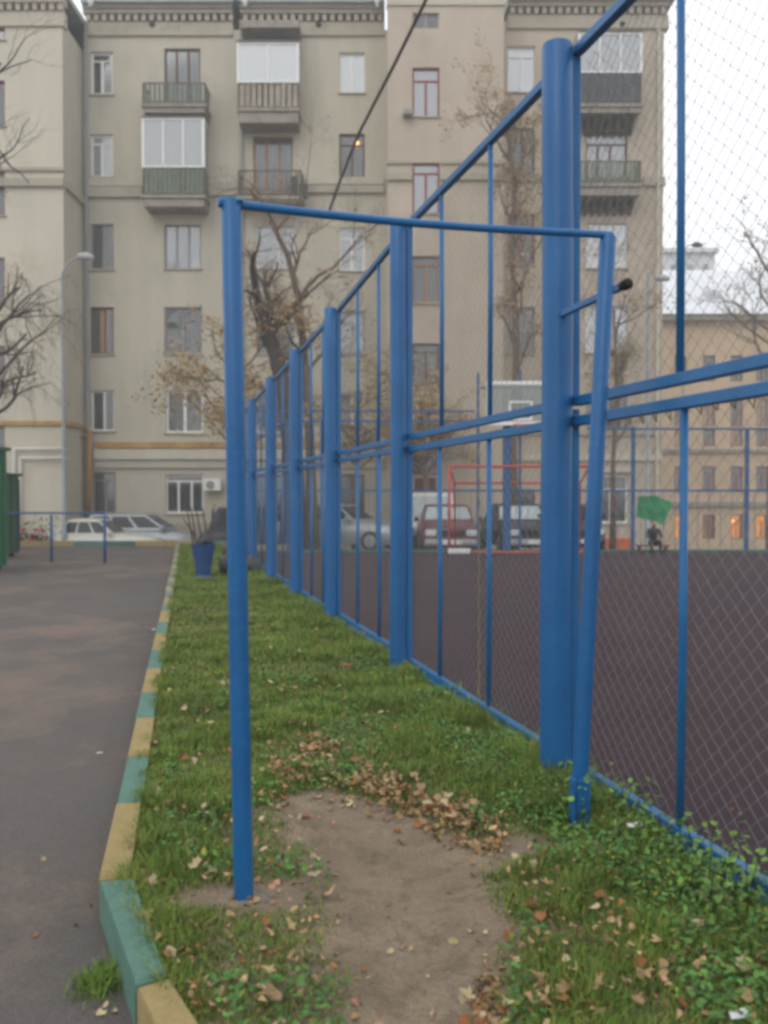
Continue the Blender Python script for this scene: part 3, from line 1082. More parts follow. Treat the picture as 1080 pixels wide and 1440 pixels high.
# balconies
def balcony(Y, px0, px1, py_rail, py_slab, py_bot, slat, depth=1.0, glazed=None, brackets=False, gap=.14, cover=.10, mull=3, gl='glass_pale', slabm='slab'):
    x0, x1 = Xp(px0, Y - depth), Xp(px1, Y - depth)
    Yf = Y - depth
    zr_, zs, zb = Zp(py_rail, Yf), Zp(py_slab, Yf), Zp(py_bot, Yf)
    mb = MB()
    mb.box(x0 - .06, x1 + .06, Yf - .06, Y, zs - .12, zs)
    mb.box(x0 + .0, x1 - .0, Yf + .02, Y, zb, zs - .12)
    bal = mb.build('balcony', M[slabm], apt)
    mb = MB()
    for z in (zr_, zs + .07):
        mb.bar((x0, Yf, z), (x1, Yf, z), .05, .05)
        mb.bar((x0, Yf, z), (x0, Y, z), .05, .05)
        mb.bar((x1, Yf, z), (x1, Y, z), .05, .05)
    for x in (x0, x1): mb.bar((x, Yf, zs), (x, Yf, zr_), .05, .05)
    mb.build('railing', M['rust_rail'], bal)
    mb = MB()
    x = x0 + .05
    k = 0
    while x < x1 - .05:
        wv = cover + rnd.uniform(-.015, .015)
        mb.box(x, min(x + wv, x1 - .03), Yf - .03, Yf - .012, zs + .03 + rnd.uniform(0, .02), zr_ - .03 + rnd.uniform(-.02, .02))
        x += gap
    for xx, sg in ((x0, -1), (x1, 1)):
        y = Yf + .05
        while y < Y - .1:
            mb.box(xx + (.012 if sg > 0 else -.03), xx + (.03 if sg > 0 else -.012), y, y + cover, zs + .03, zr_ - .03)
            y += gap
    o = mb.build('slats', M[slat], bal); o['kind'] = 'stuff'
    if glazed:
        zt_ = Zp(glazed, Yf)
        fr = MB()
        for k in range(mull + 1):
            x = x0 + (x1 - x0) * k / mull
            ww = .10 if k in (0, mull) else .06
            fr.box(x - ww / 2, x + ww / 2, Yf - .05, Yf + .02, zr_ + .03, zt_)
        fr.box(x0 + .05, x1 - .05, Yf - .045, Yf + .015, zt_ - .09, zt_ - .002)
        fr.box(x0 + .05, x1 - .05, Yf - .045, Yf + .015, zr_ + .03, zr_ + .09)
        for x in (x0, x1):
            fr.box(x - .04, x + .04, Yf + .02, Y, zt_ - .09, zt_ - .004)
        f = fr.build('glazing_frame', M['white'], bal)
        p = MB()
        p.quad((x0, Yf - .01, zr_ + .05), (x1, Yf - .01, zr_ + .05), (x1, Yf - .01, zt_ - .03), (x0, Yf - .01, zt_ - .03))
        p.quad((x0, Yf, zr_), (x0, Y, zr_), (x0, Y, zt_), (x0, Yf, zt_))
        p.quad((x1, Yf, zr_), (x1, Y, zr_), (x1, Y, zt_), (x1, Yf, zt_))
        p.build('glazing', M[gl], bal)
        p = MB()
        p.box(x0 - .05, x1 + .05, Yf - .1, Y, zt_, zt_ + .05)
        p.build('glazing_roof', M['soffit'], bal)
    if brackets:
        mb = MB()
        n_ = 8
        for k in range(n_):
            x = x0 + (x1 - x0) * (k + .5) / n_
            mb.v += [(x - .05, Y, zb), (x - .05, Yf + .1, zb), (x - .05, Y, zb - .5), (x + .05, Y, zb), (x + .05, Yf + .1, zb), (x + .05, Y, zb - .5)]
            q = len(mb.v) - 6
            mb.f += [(q, q + 1, q + 2), (q + 3, q + 5, q + 4), (q, q + 3, q + 4, q + 1), (q + 1, q + 4, q + 5, q + 2)]
            mb.m += [0] * 4
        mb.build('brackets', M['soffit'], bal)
    return bal


balcony(YA, 204, 290, 117, 146, 158, 'green_slat', gap=.17, cover=.11)
balcony(YA, 204, 288, 237, 274, 290, 'green_slat', glazed=166, mull=3, gap=.17, cover=.14)
balcony(YA, 337, 420, 118, 152, 172, 'tan_slat', glazed=60, mull=2, gap=.22, cover=.16, gl='glass_sky')
balcony(YA, 337, 424, 240, 276, 284, 'rust_rail', gap=.12, cover=.03)
balcony(YA, 812, 898, 104, 146, 158, 'dark_slat', glazed=46, mull=3, gap=.13, cover=.10, brackets=True, gl='glass_pale')
balcony(YA, 812, 898, 227, 258, 274, 'green_slat', gap=.13, cover=.09, brackets=True)
mb = MB(); mb.box(Xp(345, YA), Xp(425, YA), YA - .95, YA - .05, Zp(60, YA) + .1, Zp(46, YA)); mb.build('balcony_canopy', M['slab'], apt)


# downpipes and gas pipes
def dpipe(pxs, Y, py0, py1, r=.065, m='pipe', name='downpipe'):
    mb = MB()
    x0 = Xp(pxs, Y)
    pts = [(x0, Y, Zp(py0, Y)), (x0, Y, Zp(py1, Y))]
    z = Zp(py0, Y)
    mb.tube(pts, r, 10)
    while z > Zp(py1, Y):
        mb.tube([(x0, Y, z), (x0, Y, z - .07)], r * 1.25, 10)
        z -= 2.4
    mb.build(name, M[m], apt, smooth=True, auto=40)


dpipe(124, YA - .14, 34, 735)
dpipe(341, YA - .14, 30, 735, .055)
dpipe(923, YA - .12, 40, 765, .06, 'plaster_light')
mb = MB()   # hopper heads at the eaves
for px in (133, 347, 531):
    x = Xp(px, YA - .5); mb.tube([(x, YA - .62, Zp(4, YA)), (x, YA - .62, Zp(14, YA)), (x, YA - .62, Zp(22, YA))], [.13, .11, .05], 8)
mb.build('rain_hoppers', M['white'], apt, smooth=True)
mb = MB()
mb.tube([at(126, 606, YA - .3), at(124, 735, YA - .3)], .10, 8)
mb.tube([at(94, 614, YW + 1.2), at(122, 614, YA - .3)], .05, 8)
mb.build('gas_pipe', M['gas_yellow'], apt, smooth=True)
mb = MB()
yy_ = YW - .15
mb.tube([at(19, 760, yy_), at(19, 632, yy_), at(20, 631, yy_), at(94, 631, yy_)], .05, 8)
mb.tube([at(28, 762, yy_), at(28, 645, yy_), at(29, 644, yy_), at(94, 644, yy_)], .045, 8)
mb.build('gas_pipe', M['gas_white'], apt, smooth=True)
# air conditioners, vents, dish
for (px, py, Y, s) in ((299, 682, YA, .85), (573, 158, YB, .4)):
    c = at(px, py, Y - .25)
    mb = MB(); mb.box(c.x - .38 * s, c.x + .38 * s, Y - .38, Y - .06, c.z - .26 * s, c.z + .26 * s)
    ac = mb.build('air_conditioner', M['white'] if s == .85 else M['greyframe'], apt, bevel=.02)
    mb = MB(); mb.tube([(c.x - .08 * s, Y - .385, c.z), (c.x - .08 * s, Y - .40, c.z)], .19 * s, 16)
    mb.build('fan_grille', M['greyframe'], ac)
    for sg in (-1, 1):
        mb = MB(); mb.bar((c.x + sg * .3 * s, Y - .4, c.z - .28 * s), (c.x + sg * .3 * s, Y, c.z - .28 * s), .03, .03)
        mb.build('bracket', M['greyframe'], ac)
for px in (214, 448, 875):
    c = at(px, 38, YA - .07)
    mb = MB(); mb.tube([(c.x, YA - .1, c.z + .1), (c.x, YA - .02, c.z + .1)], .11, 12); mb.build('vent', M['dark_room'], apt)
# clutter on the open balcony
mb = MB()
for (dx, h, w) in ((.0, .8, .25), (.35, .55, .3)):
    c = Xp(418, YA - .8) + dx - .1
    mb.box(c - w / 2, c + w / 2, YA - .85, YA - .6, Zp(276, YA - 1), Zp(276, YA - 1) + h)
mb.build('boxes', M['dark_slat'], apt, bevel=.03)

# ---- far beige building on the right
YR = 60.0
far = empty('office_building', (0, 0, 0), label='beige plastered building with rows of small windows and pale metal roof, right', cat='building')
ff = Facade(far, YR, Xp(880, YR), Xp(1420, YR), -3.6, Zp(452, YR), 'brickwall')
colpx = [943, 957, 997, 1036, 1072, 1109, 1146, 1183, 1220, 1257, 1294, 1331]
k = 0
for (a, b) in ((500, 536), (560, 600), (604, 628), (656, 690), (724, 758)):
    for px in colpx:
        if px == 943: continue
        room, fr, cu = 'dark_room', 'brownframe', 'curtain_dim'
        if a == 724:
            room = 'warm_bright'; fr = 'tanframe' if px != 997 else 'redframe'; cu = None
            if px == 997: room = 'warm'
        elif a == 656:
            fr = 'redframe'; room = 'warm'; cu = 'curtain_dim'
        elif a in (560, 604):
            fr = 'tanframe'; room = 'warm'; cu = 'curtain_dim' if k % 2 else None
        k += 1
        ff.window((px - 8.5, a, px + 8.5, b), fr, 'glass', cu, (.5,), .7, fw=.07, depth=.12, sill=(a == 656), room=room, lamp=(1030, 733) if (px == 1036 and a == 724) else None)
ff.wall()
mb = MB()
for (a, b, m_, d) in ((444, 452, 0, .55), (632, 637, 0, .2), (706, 712, 0, .25)):
    mb.box(Xp(878, YR), Xp(1420, YR), YR - d, YR + .1, Zp(b, YR), Zp(a, YR))
mb.build('string_course', M['slab'], far)
mb = MB()
za, zb = Zp(444, YR), Zp(380, YR + 7)
mb.quad((Xp(876, YR), YR - .7, za), (Xp(1420, YR), YR - .7, za), (Xp(1420, YR), YR + 7, zb), (Xp(876, YR), YR + 7, zb))
mb.quad((Xp(876, YR), YR + 14, za), (Xp(1420, YR), YR + 14, za), (Xp(1420, YR), YR + 7, zb), (Xp(876, YR), YR + 7, zb))
mb.build('roof', M['bright_roof'], far)
mb = MB()
for px in (1000, 1120, 1240):
    c = Xp(px, YR + 2)
    mb.box(c - .5, c + .5, YR + 1.6, YR + 2.8, za, za + 2.0)
mb.build('chimneys', M['far_pale'], far)
mb = MB()
xl = Xp(880, YR)
mb.quad((xl, YR, -3.6), (xl, YR + 14, -3.6), (xl, YR + 14, za), (xl, YR, za))
xl = Xp(1420, YR)
mb.quad((xl, YR, -3.6), (xl, YR + 14, -3.6), (xl, YR + 14, za), (xl, YR, za))
mb.build('side_wall', M['brickwall'], far)
# pale block behind it
YP = 95
hz = empty('pale_block', (0, 0, 0), label='pale hazy house top showing above the beige building at the right', cat='building')
mb = MB(); mb.box(Xp(925, YP), Xp(1003, YP), YP, YP + 10, -4, Zp(356, YP)); mb.build('wall', M['far_pale'], hz)
mb = MB(); mb.box(Xp(921, YP), Xp(1007, YP), YP - .5, YP + 10.5, Zp(356, YP), Zp(350, YP)); mb.build('roof', M['far_pale'], hz)
for px in (945, 968, 990):
    for py in (372, 410):
        mb = MB(); mb.box(Xp(px - 4, YP), Xp(px + 4, YP), YP - .05, YP, Zp(py + 18, YP), Zp(py, YP))
        mb.build('window', M['greyframe'], hz)


# ------------------------------------------------------------------ cars
def car(name, loc, rz, L, W, H, paint, label, kind='sedan', group='cars parked beyond the yard', screen='car_glass', van=False):
    """x forward; loc is the centre of the wheelbase on the ground"""
    root = empty(name, loc, rz, label=label, cat='van' if van else 'car', group=group)
    r = .31
    zb, zh, zbelt = .22, H * .60, H * .635
    l2, w2 = L / 2, W / 2
    # lower body: stations (x, top z, half width)
    if kind == 'sedan':
        st = [(-l2, .55, .80), (-l2 + .05, .86, .92), (-l2 + .25, .90, .97), (-L * .27, .93, 1), (0, .93, 1), (L * .17, .92, 1), (L * .36, .85, .98), (l2 - .12, .78, .93), (l2, .52, .84)]
        cab = [(-L * .31, -L * .20), (L * .18, L * .03)]
    elif kind == 'hatch':
        st = [(-l2, .60, .82), (-l2 + .06, .95, .93), (-l2 + .3, 1.0, .98), (-L * .2, 1.0, 1), (0, .98, 1), (L * .2, .96, 1), (L * .34, .90, .98), (l2 - .14, .76, .92), (l2, .50, .80)]
        cab = [(-L * .46, -L * .38), (L * .26, L * .06)]
    else:   # van
        st = [(-l2, .7, .9), (-l2 + .05, 1.1, .97), (-l2 + .3, 1.1, 1), (-L * .2, 1.1, 1), (0, 1.1, 1), (L * .25, 1.1, 1), (L * .40, 1.02, .98), (l2 - .08, .9, .94), (l2, .55, .88)]
        cab = [(-L * .49, -L * .47), (L * .36, L * .24)]
    mb = MB()
    rings = []
    for (x, zt_, f) in st:
        h = w2 * f
        ring = [(x, -h * .93, zb), (x, -h, zb + .12), (x, -h, (zb + zt_) / 2 + .05), (x, -h * .95, zt_ - .06), (x, -h * .82, zt_),
                (x, h * .82, zt_), (x, h * .95, zt_ - .06), (x, h, (zb + zt_) / 2 + .05), (x, h, zb + .12), (x, h * .93, zb)]
        rings.append(len(mb.v))
        mb.v += ring
    for a, b in zip(rings[:-1], rings[1:]):
        for j in range(10):
            j2 = (j + 1) % 10
            mb.f.append((a + j, b + j, b + j2, a + j2)); mb.m.append(0)
    mb.f.append(tuple(rings[0] + j for j in range(10))); mb.f.append(tuple(rings[-1] + j for j in reversed(range(10)))); mb.m += [0, 0]
    body = mb.build('body', M[paint], root, smooth=True, auto=55)
    # cabin
    zt0 = st[3][1] - .03
    (rb0, rt0), (rb1, rt1) = cab
    wb, wt = w2 * .90, w2 * .74 if not van else w2 * .86
    P = [(rb0, -wb, zt0), (rb1, -wb, zt0), (rb1, wb, zt0), (rb0, wb, zt0), (rt0, -wt, H - .03), (rt1, -wt, H - .03), (rt1, wt, H - .03), (rt0, wt, H - .03),
         (rt0 + .12, -wt * .85, H), (rt1 - .12, -wt * .85, H), (rt1 - .12, wt * .85, H), (rt0 + .12, wt * .85, H)]
    mb = MB(); mb.v = P
    mb.f = [(0, 1, 5, 4), (1, 2, 6, 5), (2, 3, 7, 6), (3, 0, 4, 7), (4, 5, 9, 8), (5, 6, 10, 9), (6, 7, 11, 10), (7, 4, 8, 11), (8, 9, 10, 11)]
    mb.m = [0] * 9
    mb.build('cabin', M[paint], root, smooth=True, auto=35, bevel=.03)

    def pane(a, b, c, d, nm, mt, u0, u1, v0, v1):
        a, b, c, d = (Vector(P[i]) for i in (a, b, c, d))
        nrm = (b - a).cross(d - a).normalized()
        g_ = MB()

        def q(u, v): return a.lerp(b, u).lerp(d.lerp(c, u), v) + nrm * .012
        pts = [q(u0, v0), q(u1, v0), q(u1, v1), q(u0, v1)]
        g_.v = [tuple(p) for p in pts] + [tuple(p - nrm * .03) for p in pts]
        g_.f = [(0, 1, 2, 3), (0, 4, 5, 1), (1, 5, 6, 2), (2, 6, 7, 3), (3, 7, 4, 0)]; g_.m = [0] * 5
        g_.build(nm, M[mt], root)
    pane(1, 2, 6, 5, 'windscreen', screen, .05, .95, .14, .90)
    pane(3, 0, 4, 7, 'rear_window', screen, .07, .93, .2, .88)
    segs = ((.07, .34), (.38, .64), (.68, .95)) if L > 3.6 else ((.1, .48), (.54, .93))
    if van: segs = ((.60, .76), (.79, .97))
    for u0, u1 in segs:
        pane(0, 1, 5, 4, 'side_window', 'car_glass', u0, u1, .16, .86)
        pane(2, 3, 7, 6, 'side_window', 'car_glass', 1 - u1, 1 - u0, .16, .86)
    for sx in (-.31, .31):
        for sy in (-1, 1):
            mb = MB()
            yo = sy * (w2 - .09)
            mb.tube([(L * sx, yo - .1, r), (L * sx, yo - .085, r), (L * sx, yo + .085, r), (L * sx, yo + .1, r)], [r * .9, r, r, r * .9], 20)
            wh = mb.build('wheel', M['tyre'], root, smooth=True, auto=40)
            mb = MB(); mb.tube([(L * sx, yo + sy * .101, r), (L * sx, yo + sy * .108, r)], [r * .62, r * .56], 16)
            mb.build('rim', M['rim'], wh)
    for sy in (-1, 1):
        mb = MB(); mb.box(l2 - .10, l2 + .005, sy * w2 * .66 - .15, sy * w2 * .66 + .15, .56, .72)
        mb.build('headlight', M['lamp_glass'], root, bevel=.02)
        mb = MB(); mb.box(-l2 - .005, -l2 + .09, sy * w2 * .70 - .12, sy * w2 * .70 + .12, .60, .80)
        mb.build('tail_light', M['red_light'], root, bevel=.02)
        mb = MB(); mb.box(cab[1][0] - .25, cab[1][0] - .1, sy * (w2 + .06) - .07, sy * (w2 + .06) + .07, zt0 + .02, zt0 + .15)
        mb.build('mirror', M[paint], root, bevel=.02)
    mb = MB(); mb.box(l2 - .02, l2 + .07, -w2 * .88, w2 * .88, .30, .46); mb.build('bumper', M['chrome' if kind == 'sedan' else paint], root, bevel=.03)
    mb = MB(); mb.box(-l2 - .07, -l2 + .02, -w2 * .88, w2 * .88, .30, .46); mb.build('bumper', M['chrome' if kind == 'sedan' else paint], root, bevel=.03)
    mb = MB(); mb.box(l2 - .03, l2 + .012, -w2 * .42, w2 * .42, .54, .70); mb.build('grille', M['black'], root)
    mb = MB(); mb.box(l2 + .071, l2 + .08, -.26, .26, .33, .44); mb.build('number_plate', M['plate'], root)
    return root


def car_at(name, px, Y, rz, *a, dz=0, **k):
    x = Xp(px, Y)
    return car(name, (x, Y, gz(x, Y) + dz), R(rz), *a, **k)


car_at('parked_car', 140, 30.4, 0, 4.1, 1.62, 1.42, 'car_white', 'old cream-white sedan parked side-on behind the far kerb, leftmost car')
car_at('parked_car', 200, 32.7, 0, 4.25, 1.72, 1.55, 'car_silver', 'silver hatchback parked side-on just right of and behind the cream sedan', kind='hatch')
car_at('parked_car', 372, 32.6, 12, 4.3, 1.75, 1.75, 'car_dark', 'dark blue car seen just past the near blue upright', kind='hatch')
car_at('parked_car', 484, 29.0, -25, 4.2, 1.7, 1.42, 'car_silver', 'pale silver sedan seen through the mesh between the tall fence posts')
car_at('parked_van', 600, 31.2, -90, 4.6, 1.85, 1.98, 'car_white', 'white van with a high roof parked behind the maroon car', kind='van', van=True, screen='pale_screen')
car_at('parked_car', 628, 27.4, -90, 4.2, 1.7, 1.40, 'car_maroon', 'maroon car facing the court behind the red goal frame', screen='pale_screen')
car_at('parked_car', 727, 27.6, -84, 4.2, 1.72, 1.42, 'car_black', 'black car with a pale windscreen parked behind the basketball stand', screen='pale_screen')
car_at('parked_car', 796, 28.0, -92, 4.2, 1.72, 1.40, 'car_dark', 'dark car half hidden by the biggest blue fence post', kind='hatch')


# ------------------------------------------------------------------ court furniture
def far_fence():
    root = empty('far_court_fence', (0, 0, 0), label='thin blue post and rail fence along the far end of the court', cat='fence')
    Y = CY1
    xl = fence_x(Y)
    for (px, top) in ((404, 590), (452, 590), (530, 590), (566, 590), (672, 524), (731, 520), (790, 520), (890, 600), (1050, 604), (1160, 600), (1270, 600), (1400, 600)):
        x = Xp(px, Y)
        mb = MB(); w_ = .085 if px in (890, 1050) else .06
        mb.bar((x, Y, -.15), (x, Y, Zp(top, Y)), w_, w_)
        mb.build('post', M['blue_far'], root)
    for (pa, pb, py) in ((345, 668, 592), (345, 1400, 690), (676, 786, 545), (826, 1400, 603), (345, 668, 578)):
        mb = MB(); mb.bar((Xp(pa, Y), Y + .06, Zp(py, Y)), (Xp(pb, Y), Y + .06, Zp(py, Y)), .045, .05)
        mb.build('rail', M['blue_far'], root)
    mb = MB(); mb.box(xl, Xp(1400, Y), Y - .08, Y + .08, -.2, .08); mb.build('base_kerb', M['kerb_gd'], root)
    # vertical bars
    mb = MB()
    for px in range(358, 1400, 16):
        x = Xp(px, Y); mb.tube([(x, Y + .03, .1), (x, Y + .03, Zp(690, Y))], .006, 5)
    o = mb.build('thin_bars', M['blue_far'], root); o['kind'] = 'stuff'


far_fence()
# mini football goal
YG = 22.9
goal = empty('football_goal', at(640, 775, YG), label='small faded red football goal frame at the far end of the court', cat='goal')
GO = goal.location.copy(); goal.location = (0, 0, 0)
mb = MB()
xa, xb = Xp(632, YG), Xp(830, YG)
zt = Zp(656, YG)
mb.tube([(xa, YG, .03), (xa, YG, zt)], .035, 8); mb.build('goal_post', M['red'], goal, smooth=True)
mb = MB(); mb.tube([(xb, YG, .03), (xb, YG, zt)], .035, 8); mb.build('goal_post', M['red'], goal, smooth=True)
mb = MB(); mb.tube([(xa - .03, YG, zt), (xb + .03, YG, zt)], .035, 8); mb.build('crossbar', M['red'], goal, smooth=True)
mb = MB(); mb.tube([(xa + .18, YG + .7, zt - .4), (xb - .1, YG + .7, zt - .4)], .03, 8); mb.build('back_bar', M['red'], goal, smooth=True)
for x in (xa, xb):
    mb = MB(); mb.tube([(x, YG, zt), (x + .18 if x == xa else x - .1, YG + .7, zt - .4), (x + .2 if x == xa else x - .1, YG + .7, .03)], .025, 8)
    mb.build('stay', M['red'], goal, smooth=True)
mb = MB(); mb.tube([(xa, YG - .05, .06), (xb, YG - .05, .06)], .03, 8); mb.build('ground_bar', M['red'], goal, smooth=True)
mb = MB(); mb.box(xa - .05, xa + .5, YG - .2, YG - .12, .03, .16); mb.build('ground_weight', M['paper'], goal, bevel=.03)

# basketball stand
YK = 23.1
bb = empty('basketball_stand', (0, 0, 0), label='basketball backboard with white outline and red hoop on a thick blue post', cat='basketball hoop')
x0, x1, z0, z1 = Xp(684, YK), Xp(788, YK), Zp(598, YK), Zp(536, YK)
mb = MB()
t_ = .09
mb.box(x0, x0 + t_, YK - .02, YK + .02, z0, z1); mb.box(x1 - t_, x1, YK - .02, YK + .02, z0, z1)
mb.box(x0 + t_, x1 - t_, YK - .02, YK + .02, z1 - t_, z1); mb.box(x0 + t_, x1 - t_, YK - .02, YK + .02, z0, z0 + t_)
mb.build('board_outline', M['white'], bb)
a0_, a1_, b0_, b1_ = Xp(715, YK), Xp(748, YK), z0 + .12, Zp(564, YK)
mb = MB(); e = .05
mb.box(a0_, a0_ + e, YK - .03, YK - .021, b0_, b1_); mb.box(a1_ - e, a1_, YK - .03, YK - .021, b0_, b1_)
mb.box(a0_ + e, a1_ - e, YK - .03, YK - .021, b1_ - e, b1_); mb.box(a0_ + e, a1_ - e, YK - .03, YK - .021, b0_, b0_ + e)
mb.build('target_square', M['white'], bb)
mb = MB(); mb.box(x0 + t_, x1 - t_, YK + .0, YK + .006, z0 + t_, z1 - t_)
mb.build('board', glass_mat('acrylic', (.4, .4, .38), .2, .25), bb)
xc = (a0_ + a1_) / 2
zr_ = z0 - .02
mb = MB(); mb.tube([(xc + .23 * math.cos(t), YK - .4 + .23 * math.sin(t), zr_) for t in [2 * math.pi * k / 20 for k in range(21)]], .014, 6)
hp = mb.build('hoop', M['red'], bb, smooth=True)
mb = MB(); mb.bar((xc, YK, zr_ - .1), (xc, YK - .18, zr_), .04, .05); mb.build('hoop_bracket', M['red'], hp)
mb = MB(); xp_ = Xp(716, YK)
mb.bar((xp_, YK + .45, -.1), (xp_, YK + .45, Zp(596, YK)), .19, .19); mb.bar((xp_, YK + .45, Zp(600, YK)), (xp_, YK + .02, Zp(580, YK)), .08, .08)
mb.build('post', M['blue_far'], bb)
# green sheet and seated person
YS = 23.9
c = [at(898, 697, YS), at(905, 729, YS), at(935, 737, YS), at(946, 704, YS), at(922, 697, YS)]
mb = MB()
pts = [at(898, 698, YS), at(922, 697, YS), at(946, 707, YS + .05), at(940, 722, YS), at(933, 738, YS), at(914, 732, YS + .05), at(895, 727, YS), at(896, 712, YS)]
n = 8
for p in pts: mb.v.append(tuple(p))
for p in pts: mb.v.append((p.x, p.y + .025, p.z))
mb.f.append(tuple(range(n))); mb.f.append(tuple(reversed(range(n, 2 * n)))); mb.m += [0, 0]
for j in range(n): mb.f.append((j, n + j, n + (j + 1) % n, (j + 1) % n)); mb.m.append(0)
tag(mb.build('green_sheet', M['sheet']), label='tilted bright green sheet fixed to the far blue fence', cat='sheet')


def person(px, Y, label):
    x = Xp(px, Y)
    z = .03
    root = empty('person', (x, Y, z), 0, label=label, cat='person')
    S = .62
    me = bpy.data.meshes.new('body')
    V = [(0, .0, .42), (0, -.02, .62), (0, -.03, .86), (0, -.05, 1.0), (0, -.08, 1.16),
         (.2, -.04, .92), (.30, -.12, .68), (.16, -.34, .58), (-.2, -.04, .92), (-.30, -.12, .68), (-.16, -.34, .58),
         (.12, -.02, .40), (.18, -.42, .50), (.17, -.36, .06), (.18, -.52, .03), (-.12, -.02, .40), (-.18, -.42, .50), (-.17, -.36, .06), (-.18, -.52, .03)]
    E = [(0, 1), (1, 2), (2, 3), (3, 4), (2, 5), (5, 6), (6, 7), (2, 8), (8, 9), (9, 10), (0, 11), (11, 12), (12, 13), (13, 14), (0, 15), (15, 16), (16, 17), (17, 18)]
    rad = [.16, .15, .17, .06, .10, .08, .055, .045, .08, .055, .045, .11, .075, .05, .045, .11, .075, .05, .045]
    me.from_pydata([tuple(c * S for c in v) for v in V], E, [])
    o = link_mesh('body', me, root)
    me.materials.append(M['jacket'])
    sk = o.modifiers.new('skin', 'SKIN')
    for i, r in enumerate(rad):
        me.skin_vertices[0].data[i].radius = (r * S, r * S)
    me.skin_vertices[0].data[0].use_root = True
    sb = o.modifiers.new('sub', 'SUBSURF'); sb.levels = 1; sb.render_levels = 2
    mb = MB()
    rings = []
    for k in range(9):
        t = math.pi * k / 8
        rings.append((math.cos(t), math.sin(t)))
    mb.tube([(0, -.09 * S, (1.2 - .12 * a) * S) for a, b in rings], [max(.002, .085 * b * S) for a, b in rings], 14)
    hd = mb.build('head', M['skin'], root, smooth=True)
    mb = MB(); mb.tube([(0, -.195 * S, 1.2 * S), (0, -.17 * S, 1.22 * S)], [.012 * S, .006 * S], 6); mb.build('nose', M['skin'], hd)
    mb = MB(); mb.tube([(0, -.06 * S, (1.24 - .11 * a) * S) for a, b in rings], [max(.002, .094 * b * S) for a, b in rings], 14)
    mb.build('hair', M['hair'], root, smooth=True)
    return root


person(919, 23.2, 'small figure in dark clothes sitting below the green sheet at the court end')
mb = MB(); xx = Xp(919, 23.2)
mb.box(xx - .4, xx + .4, 23.14, 23.36, .19, .225); mb.box(xx - .36, xx - .30, 23.16, 23.34, .03, .189); mb.box(xx + .30, xx + .36, 23.16, 23.34, .03, .189)
tag(mb.build('low_bench', M['brownframe']), label='low wooden bench under the seated dark figure', cat='bench')

# ------------------------------------------------------------------ left side furniture
# green containers
def container(px1, W_, pyt, pyb, m, label, D=2.2):
    Yf = grd(300, pyb, -.1).y
    x1 = Xp(px1, Yf)
    x0 = x1 - W_
    z0, z1 = -.1, Zp(pyt, Yf)
    root = empty('waste_container', ((x0 + x1) / 2, Yf - D / 2, z0), label=label, cat='container', group='green containers at the left edge')
    w2 = (x1 - x0) / 2
    H = z1 - z0
    mb = MB(); mb.box(-w2, w2, -D / 2, D / 2, .08, H - .08)
    b = mb.build('body', m, root, bevel=.02)
    mb = MB()
    mb.box(-w2 - .04, w2 + .08, -D / 2 - .06, D / 2 + .06, H - .08, H)
    mb.build('lid', m, root, bevel=.02)
    x = -w2 + .15
    while x < w2:
        mb = MB(); mb.box(x, x + .06, -D / 2 - .035, -D / 2, .15, H - .15); mb.build('rib', m, root, bevel=.008)
        x += .45
    y = -D / 2 + .15
    while y < D / 2 - .1:
        mb = MB(); mb.box(w2, w2 + .035, y, y + .06, .15, H - .15); mb.build('rib', m, root, bevel=.008)
        y += .45
    for sx in (-1, 1):
        for sy in (-1, 1):
            mb = MB(); mb.box(sx * (w2 - .15) - .05, sx * (w2 - .15) + .05, sy * (D / 2 - .15) - .05, sy * (D / 2 - .15) + .05, 0, .08)
            mb.build('foot', M['black'], root)
    return root


container(10, 2.0, 629, 800, M['dumpgreen'], 'bright green metal container cut by the left edge, the nearer one')
container(27, 1.8, 666, 781, M['dumpdark'], 'darker green container just behind the bright green one', 1.6)
# blue railing across the drive
YB_ = grd(147, 792, -.1).y
rl = empty('blue_railing', (0, 0, 0), label='low blue tube railing with two posts across the end of the drive', cat='railing')
for px in (-60, 72, 147):
    Yp_ = YB_ + (.35 if px == 72 else 0)
    x = Xp(px, Yp_)
    mb = MB(); mb.tube([(x, Yp_, -.2), (x, Yp_, Zp(724, Yp_))], .033, 10); mb.build('post', M['blue_far'], rl, smooth=True)
mb = MB(); mb.tube([(Xp(-60, YB_), YB_ + .17, Zp(722, YB_)), (Xp(72, YB_), YB_ + .35, Zp(723, YB_) + .02), (Xp(147, YB_), YB_, Zp(722, YB_))], .025, 10)
mb.build('rail', M['blue_far'], rl, smooth=True)

# blue urn bin
YN = grd(285, 812, 0).y
bc = at(286, 812, YN); bc.z = 0
bn = empty('litter_bin', bc, label='flared blue litter bin standing on the grass at the end of the lawn', cat='bin')
mb = MB()
pr = [(.0, .17), (.02, .17), (.05, .14), (.25, .165), (.5, .215), (.58, .235), (.60, .235), (.60, .21), (.50, .19), (.1, .13)]
mb.tube([(0, 0, z) for z, r in pr], [r * .92 for z, r in pr], 20)
mb.build('bowl', M['bin'], bn, smooth=True, auto=40)


